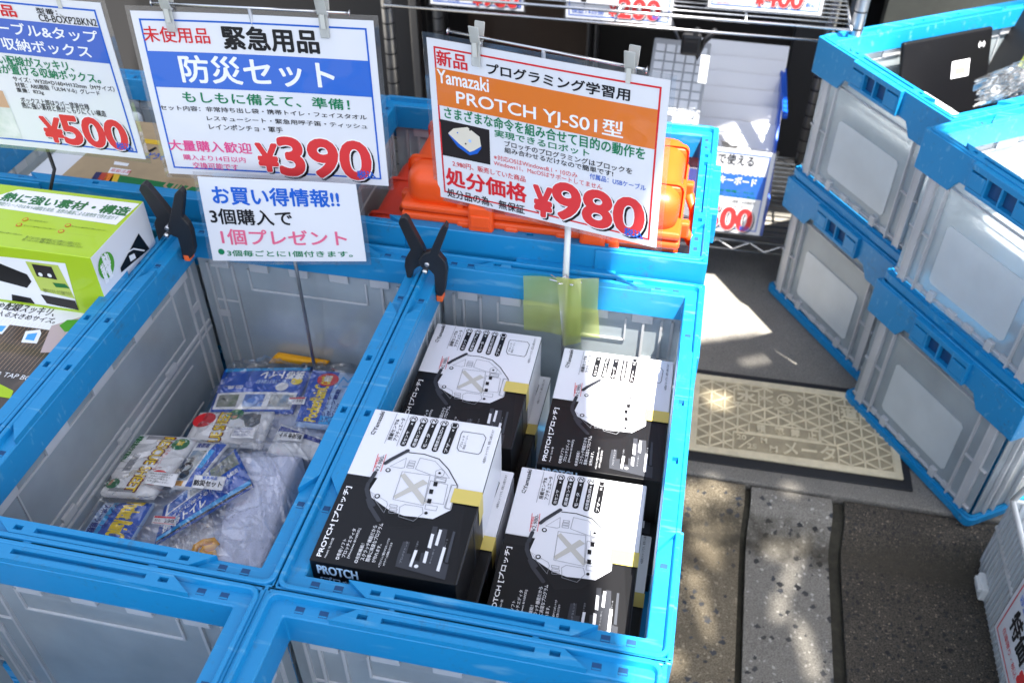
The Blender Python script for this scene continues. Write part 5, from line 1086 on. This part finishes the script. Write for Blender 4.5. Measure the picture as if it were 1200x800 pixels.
packet('toilet_packet', t, 'b_toilet', .007, 'pblue', [R_('cyan', .02, .02, .98, .10, 1), R_('label_white', .03, .62, .97, .98, 1), R_('photo_a', .06, .67, .30, .93, 2), R_('photo_b', .37, .67, .61, .93, 2), R_('photo_c', .68, .67, .94, .93, 2), T('携帯トイレ', 'white', .46, .13, .95, .32, .03, 180), T('いつでもどこでもすぐ使える!!', 'pale_blue', .44, .34, .88, .44, .01, 180), ('c', 'yellow', .90, .36, .008, 3), ('c', 'label_white', .76, .50, .009, 3), T('防臭', 'white', .12, .46, .30, .54, .01, 180)])
packet('rescue_sheet_packet', t, 'b_rescue', .007, 'label_white', [('p', 'grey_sheet', [(.22, .02), (.46, .02), (.46, .98), (.20, .98)], 1), T('RESCUE SHEET', 'maroon', .30, .03, .46, 1.5, .06, 90, 3), T('RESCUE SHEET', 'yellow', .31, .04, .45, 1.48, .02, 90, 4), ('c', 'red', .12, .30, .016, 3), ('p', 'figure', [(.55, .16), (.72, .06), (.85, .12), (.88, .40), (.78, .58), (.70, .50), (.66, .34), (.58, .26)], 3), ('c', 'kgreen', .50, .12, .012, 4), ('p', 'skin', [(.47, .18), (.55, .17), (.54, .27), (.49, .28)], 4)])
packet('raincoat_packet', t, 'b_rain', .008, 'pale_blue', [R_('pblue', .01, .02, .60, .98, 1), R_('cyan', .58, .85, .98, .98, 2), T('PocketRainCoat', 'yellow', .20, .14, .50, .96, .03, 90, 4), T('レジャーや', 'navy', .58, .50, .68, .94, .03, 90), T('スポーツ観戦', 'navy', .70, .36, .80, .94, .03, 90), T('などに!!', 'navy', .83, .62, .93, .98, .03, 90), ('c', 'red', .42, .20, .015, 5), T('携帯用', 'white', .34, .12, .5, .24, .02, 90, 6), ('l', 'cyan', [(.66, .35), (.72, .12), (.86, .20), (.92, .05)], .002, False, 3), ('l', 'cyan', [(.80, .30), (.92, .28), (.97, .40)], .002, False, 3)])
packet('sticker', t, 'b_stick1', .0004, 'label_white', [T('防災セット', 'black', .08, .2, .92, .8, .03, 180)], bulge=.0004)
packet('sticker', t, 'b_stick2', .0004, 'label_white', [T('本商品は未使用品', 'navy', .1, .12, .85, .3, 0), T('返品はできません', 'navy', .1, .4, .8, .58, 0), T('ご了承ください', 'navy', .1, .66, .7, .84, 0)], bulge=.0004)
packet('price_sticker', t, 'b_stick3', .0004, 'label_white', [R_('red', .05, .1, .95, .3, 1), T('390', 'k_grey', .5, .4, .9, .8, .0)], bulge=.0004)
crumple('clear_bag', t, 'b_film', .007, 23, .010)
# ================================================================ CARTONS ON THE LEFT
t = thing('cable_box_carton', (-.54, .428, .585), 'lime green and white carton on top of the brown one in the left crate', 'carton', 'cable box cartons')
mb = MB(); mb.box((-.5405, .428, .6325), (.319, .132, .095), 'carton_lime', .0008, None, 1); mb.box((-.3812, .428, .6325), (.0012, .1305, .0935), 'carton_white'); mb.build('carton', t)
mb = MB()
for k in ('gtop', 'gfront'): draw(mb, Surf(WQ[k]), ART[k])
G = Surf([Vector(p) + Vector((.0008, 0, 0)) for p in WQ['gside']]); draw(mb, G, ART['gside']); mb.build('printed_artwork', t, fix=False)
t = thing('cable_box_carton', (-.54, .30, .33), 'dark wood patterned carton under the lime green one in the left crate', 'carton', 'cable box cartons')
mb = MB(); mb.box((-.539, .2875, .4575), (.322, .395, .255), 'carton_brown', .0008, None, 1); mb.build('carton', t)
mb = MB(); Bs = Surf(WQ['btop']); rect(Bs, mb, 'wood_print', .004, .004, .996, .996, 0)
for i in range(60): put_line(mb, Bs, 'tan', [(i/60+.004, .25), (i/60+.004, .75)], .0004, False, 1)
draw(mb, Bs, ART['btop']); mb.build('printed_artwork', t, fix=False)
t = thing('cardboard_box', (-.47, .70, .36), 'tan cardboard box with a green printed panel in the crate behind the clamp', 'box')
mb = MB(); mb.box((-.4725, .70, .49), (.255, .20, .26), 'card_top', .001, None, 1); mb.build('carton', t)
mb = MB(); draw(mb, Surf(WQ['card']), ART['card']); mb.build('printed_artwork', t, fix=False)
t = thing('wrapped_parcel', (-.63, .66, .36), 'pale parcel in crumpled clear plastic beside the cardboard box', 'parcel')
mb = MB(); mb.box((-.645, .735, .48), (.075, .27, .24), 'foam_white', .01, None, 3, True); mb.build('parcel_body', t)
# ================================================================ HARD CASES
def hard_case(cx, cy_, z0, L, Wd, H, label, m='case_orange'):
    t = thing('hard_case', (cx, cy_, z0), label, 'case', 'orange hard cases')
    c = Vector((cx, cy_, z0)); hb = H*.58
    mb = MB(); mb.box(c + Vector((0, 0, hb/2)), (L-.012, Wd-.012, hb), m, .018, None, 4, True); mb.box(c + Vector((0, 0, hb-.006)), (L, Wd, .012), m, .004, None, 2)
    for sx in (-1, 1):
        for y in (-.055, .055): mb.box(c + Vector((sx*(L/2-.012), y, hb/2)), (.022, .022, hb*.94), m, .005)
    for x in (-.1, -.035, .035, .1): mb.box(c + Vector((x, -Wd/2+.006, hb/2)), (.02, .016, hb*.9), m, .004)
    mb.build('lower_shell', t)
    mb = MB(); hl = H-hb; mb.box(c + Vector((0, 0, hb+hl/2+.002)), (L-.012, Wd-.012, hl), m, .022, None, 5, True); mb.box(c + Vector((0, 0, hb+.008)), (L, Wd, .011), m, .004, None, 2)
    for x in (-.105, -.04, .04, .105): mb.box(c + Vector((x, 0, hb+hl/2+.0045)), (.012, Wd-.006, hl+.001), m, .010, None, 3)
    for y in (-.05, .05): mb.box(c + Vector((0, y, hb+hl/2+.0035)), (L-.006, .012, hl+.001), m, .010, None, 3)
    mb.build('lid', t)
    for x in (-.075, .075):
        mb = MB(); mb.box(c + Vector((x, -Wd/2-.003, hb+.004)), (.034, .012, .045), m, .004); mb.box(c + Vector((x, -Wd/2-.008, hb+.004)), (.026, .006, .018), m, .002); mb.build('latch', t)
    for sx in (-1, 1):
        mb = MB(); x = sx*(L/2+.004); mb.tube([c + Vector((x, -.045, hb-.008)), c + Vector((x+sx*.010, -.04, hb-.03)), c + Vector((x+sx*.012, 0, hb-.036)), c + Vector((x+sx*.010, .04, hb-.03)), c + Vector((x, .045, hb-.008))], .0065, m, 10)
        for y in (-.05, .05): mb.box(c + Vector((sx*(L/2+.001), y, hb-.004)), (.018, .014, .024), m, .003)
        mb.build('side_handle', t)
    return t
hard_case(.075, .738, .365, .440, .262, .205, 'deep red orange hard case lying underneath the top one', 'case_red')
hard_case(.140, .662, .578, .375, .185, .142, 'orange hard case with ribbed lid on top behind the 980 yen sign')
# ================================================================ WIRE RACK
RX0, RX1, RY0, RY1 = -.345, .600, 1.405, 1.80
t = thing('wire_rack', (.13, 1.6, 0), 'chrome wire shelving rack with tags hung on its upper shelf', 'rack')
for x in (RX0, RX1+.012):
    for y in (RY0+.02, RY1):
        mb = MB(); mb.tube([(x, y, .065), (x, y, 1.25)], .0125, 'galvanised', 14)
        for k in range(34): mb.tube([(x, y, .08+k*.034), (x, y, .083+k*.034)], .0131, 'shelf_dark', 14, False)
        mb.build('post', t)
        mb = MB(); mb.tube([(x-.012, y, .032), (x+.012, y, .032)], .030, 'black_rubber', 20); mb.box((x, y, .062), (.022, .03, .012), 'black_plastic', .003); mb.build('caster', t)
for z in (.118, .628):
    mb = MB()
    for y in (RY0, RY1+.01): 
        mb.tube([(RX0, y, z), (RX1, y, z)], .0032, 'chrome', 6); mb.tube([(RX0, y, z-.026), (RX1, y, z-.026)], .0028, 'chrome', 6)
        n = 26
        if z < .3: mb.tube([(RX0+(RX1-RX0)*i/n, y, z-.026 + (.024 if i % 2 else .002)) for i in range(n+1)], .002, 'chrome', 5)
    for x in (RX0, RX1): mb.tube([(x, RY0, z), (x, RY1+.01, z)], .0032, 'chrome', 6)
    n = 40
    for i in range(1, 17): y = RY0 + (RY1-RY0)*i/17; mb.tube([(RX0, y, z+.003), (RX1, y, z+.003)], .0018, 'chrome', 5)
    for x in (-.1, .15, .4): mb.tube([(x, RY0, z-.001), (x, RY1, z-.001)], .0026, 'chrome', 6)
    mb.build('shelf', t)
mb = MB(); mb.tube([(.16, 1.78, .62), (.33, 1.79, .30)], .004, 'alu'); mb.build('brace', t)
# blue bin with keyboards
BO = Vector((.372, 1.545, .124))
t = thing('picking_bin', BO, 'bright blue plastic bin full of keyboards on the lower rack shelf', 'bin')
mb = MB()
mb.box(BO + Vector((0, .03, .004)), (.28, .30, .006), 'bin_blue')
for sx in (-1, 1): mb.prism([(-.12, 0), (.20, 0), (.20, .27), (.06, .27), (-.02, .20), (-.12, .10)], BO + Vector((sx*.143, 0, .0)), (0, 1, 0), (0, 0, 1), .006, 'bin_blue', .0015)
mb.box(BO + Vector((0, -.117, .05)), (.285, .006, .10), 'bin_blue', .0015); mb.box(BO + Vector((0, .20, .135)), (.285, .006, .27), 'bin_blue', .0015)
for sx in (-1, 1): mb.box(BO + Vector((sx*.149, .08, .262)), (.012, .24, .012), 'bin_blue', .003)
mb.build('bin_body', t)
tl = Matrix.Rotation(rad(-38), 3, 'X')
KL = Vector((.378, 1.525, .25))
nmk = ['frontmost', 'second', 'third', 'fourth', 'fifth', 'sixth']
kb_first = None
for i in range(6):
    dep = Vector((.003*((i*7) % 3) + .018, .041*i, .020*i)) if i else Vector((.018, 0, 0))
    if kb_first is None:
        k = thing('keyboard_carton', (0, 0, 0), '', 'carton', 'white keyboard cartons in the bin')
        mb = MB(); mb.box((0, 0, 0), (.245, .020, .19), 'carton_kb', .001, None, 1); mb.box((0, .001, .0952), (.243, .016, .0008), 'hatch'); mb.build('carton', k, (0, 0, 0))
        mb = MB(); S = Surf([(-.115, -.0102, .085), (.115, -.0102, .085), (.115, -.0102, -.085), (-.115, -.0102, -.085)])
        for r in range(5):
            for c in range(12): rect(S, mb, 'key_white', .05+c*.075, .42+r*.10, .05+c*.075+.066, .42+r*.10+.085, 2)
        rect(S, mb, 'line', .04, .40, .96, .93, 1); mb.build('printed_artwork', k, (0, 0, 0), fix=False); kb_first = k
    else: k = copy_tree(kb_first)
    k.location = KL + dep; k.rotation_euler = (rad(-36), 0, rad(-2 + (i*37 % 5)*.5)); k['label'] = nmk[i] + ' white keyboard carton leaning in the blue bin'
    tag(k, cat='carton', group='white keyboard cartons in the bin')
k = thing('keyboard', (0, 0, 0), 'loose silver keyboard with white keys leaning beside the cartons', 'keyboard')
mb = MB(); mb.box((0, 0, 0), (.125, .008, .29), 'key_silver', .003); mb.build('case', k, (0, 0, 0))
mb = MB()
for r in range(14):
    for c in range(5): mb.box((-.046+c*.023, -.0055, -.125+r*.0192), (.0195, .005, .0162), 'key_white', .001, None, 1)
mb.build('keys', k, (0, 0, 0)); k.location = (.276, 1.50, .385); k.rotation_euler = (rad(-33), 0, rad(-3))
mb = MB(); mb.prism([(-.02, .012), (-.008, -.012), (.010, -.016), (.022, .006), (.006, .002), (-.004, .010)], KL + Vector((.035, -.028, .055)), (1, 0, 0), (0, .55, .83), .003, 'black_plastic', .0006); tag(mb.build('cable_tag'), 'small black plastic tag lying on the front keyboard carton', 'tag')
# dark goods on the rack
t = thing('black_printer', (-.02, 1.62, .124), 'dark boxy appliance on the lower rack shelf in shade', 'appliance')
mb = MB(); mb.box((-.02, 1.62, .24), (.42, .26, .22), 'shelf_dark', .012, None, 3); mb.box((-.02, 1.50, .30), (.34, .03, .05), 'black_gloss', .006); mb.build('body', t)
mb = MB(); mb.box((-.02, 1.486, .19), (.30, .02, .05), 'black_plastic', .004); mb.build('tray', t)
t = thing('headset', (.345, 1.42, .55), 'black cable goods with a pale tag hanging under the upper rack shelf', 'cable')
mb = MB(); mb.tube([(.31, 1.42, .60), (.30, 1.43, .56), (.315, 1.44, .53), (.325, 1.43, .57), (.345, 1.42, .60)], .006, 'black_plastic'); mb.box((.30, 1.425, .565), (.04, .02, .045), 'black_plastic', .006); mb.build('plug', t)
mb = MB(); mb.box((.332, 1.41, .52), (.018, .003, .06), 'carton_white', .001); mb.build('tag', t)
# ================================================================ THINGS IN THE STACKED CRATES
Mz = Matrix.Rotation(rad(RZ), 3, 'Z')
def F(x, y, z): return Vector((FX, FY, 0)) + Mz @ Vector((x, y, z))
def Nn(x, y, z): return Vector((NX, NY, 0)) + Mz @ Vector((x, y, z))
t = thing('tablet', F(-.02, .05, .34), 'black tablet with a small white label leaning in the far top crate', 'tablet')
r = Mz @ Matrix.Rotation(rad(90), 3, 'Z') @ Matrix.Rotation(rad(-16), 3, 'X')
mb = MB(); mb.box(F(-.115, .01, .49), (.225, .012, .215), 'black_gloss', .0055, r, 4); mb.build('body', t)
mb = MB(); mb.box(F(-.115, .01, .49) + r @ Vector((.035, -.0064, .035)), (.045, .001, .034), 'label_white', 0, r); mb.box(F(-.115, .01, .49) + r @ Vector((.035, -.0068, .031)), (.026, .0010, .014), 'skin', 0, r); mb.build('sticker', t)
Q0 = F(-.115, .01, .49); S = Surf([Q0 + r @ Vector((a, -.0066, b)) for a, b in ((.076, .082), (.092, .082), (.092, .070), (.076, .070))])
mb = MB(); put_text(mb, S, '(e)', 'label_white', 0, 0, 1, 1, .02, 0, 2); mb.build('printed_mark', t)
t = thing('laptop', F(-.02, .19, .34), 'black laptop standing on edge behind the tablet with green tape', 'laptop')
mb = MB(); mb.box(F(-.02, .19, .49), (.30, .022, .27), 'black_plastic', .004, Mz @ Matrix.Rotation(rad(-18), 3, 'X')); mb.build('body', t)
mb = MB(); mb.box(F(-.04, .165, .555), (.06, .028, .05), 'green_tape', .001, Mz @ Matrix.Rotation(rad(-18), 3, 'X')); mb.build('tape', t)
def lump(name, label, cat, c, size, m, seed, n=26):
    mb = MB(); b = bmesh.new(); bmesh.ops.create_icosphere(b, subdivisions=4, radius=.5); rnd = random.Random(seed); ph = [rnd.uniform(0, 6) for _ in range(9)]
    for v in b.verts:
        d = 1 + .16*math.sin(7*v.co.x*2+ph[0])*math.sin(6*v.co.y*2+ph[1]) + .12*math.sin(15*v.co.z+ph[2]+9*v.co.x) + .07*math.sin(31*v.co.y+ph[3]+17*v.co.z)
        v.co *= d; v.co.z = max(v.co.z, -.42)
    mb.merge(b, m, Matrix.Translation(c) @ Mz.to_4x4() @ Matrix.Diagonal((*size, 1)), False); return tag(mb.build(name), label, cat)
t = thing('crumpled_film', F(.02, .0, .54), 'crumpled clear plastic film on top of the goods in the far crate', 'film')
WQ['film'] = [F(.0, -.035, .570), F(.0, .075, .592), F(.035, .06, .53), F(.03, -.045, .53)]
crumple('film_sheet', t, 'film', .012, 5, .030, (40, 26), 'thick_film')
t = thing('white_package', F(.0, -.15, .336), 'white package wrapped in bubble film seen through the far top crate', 'package')
mb = MB(); mb.box(F(.01, -.13, .42), (.26, .19, .15), 'foam_white', .01, Mz, 3); mb.build('package_body', t)
mb = MB()
for i in range(13):
    for j in range(5):
        b = bmesh.new(); bmesh.ops.create_icosphere(b, subdivisions=1, radius=.0065); mb.merge(b, 'bubble_wrap', Matrix.Translation(F(-.12+i*.02, -.228, .345+j*.018)), True)
mb.build('bubble_film', t)
t = thing('white_carton', Nn(0, 0, .336), 'plain white carton lying in the near top crate', 'carton')
mb = MB(); mb.box(Nn(.01, .02, .395), (.27, .38, .11), 'foam_white', .003, Mz); mb.build('carton', t)
# ================================================================ WHITE BASKET, LOWER RIGHT
t = thing('white_basket', (1.05, .45, -.062), 'white clear sided folding basket at the lower right edge', 'basket')
x0, x1, y0, y1, zb, zt = .935, 1.25, .10, .715, -.055, .125
mb = MB()
for p in ([(x0, y0, zt), (x0, y1, zt), (x1, y1, zt), (x1, y0, zt), (x0, y0, zt)], [(x0, y0, zt-.07), (x0, y1, zt-.07)]): mb.tube(p, .0055, 'white_plastic', 8)
mb.tube([(x0, y1, zt), (x0+.03, y1-.02, zt+.16)], .005, 'white_plastic'); mb.tube([(x0, y0, zb), (x0, y0, zt)], .0055, 'white_plastic'); mb.build('top_frame', t)
mb = MB()
for a, b in (((x0, y1), (x1, y1)), ((x1, y1), (x1, y0)), ((x0, y0), (x1, y0)), ((x0, y0), (x0, y1))):
    a, b = Vector((*a, 0)), Vector((*b, 0)); L = (b-a).length; an = math.atan2(b.y-a.y, b.x-a.x); mid = (a+b)/2
    mb.box((mid.x, mid.y, (zb+zt)/2), (L, .003, zt-zb), 'frosted_plate', 0, Matrix.Rotation(an, 3, 'Z'))
    for i in range(int(L/.012)): p = a.lerp(b, (i+.5)/int(L/.012)); mb.box((p.x, p.y, (zb+zt)/2), (.0022, .0075, zt-zb-.004), 'clear_rib', 0, Matrix.Rotation(an, 3, 'Z'))
mb.build('side_panel', t)
mb = MB(); mb.box(((x0+x1)/2, (y0+y1)/2, zb+.004), (x1-x0-.008, y1-y0-.008, .006), 'white_plastic'); mb.build('base', t)
mb = MB(); mb.box((x0-.008, y1-.06, zb+.018), (.012, .04, .030), 'white_plastic', .003); mb.box((x0-.016, y1-.06, zb+.024), (.007, .03, .010), 'white_plastic', .002); mb.build('latch', t)
bpy.data.objects.remove(FO)
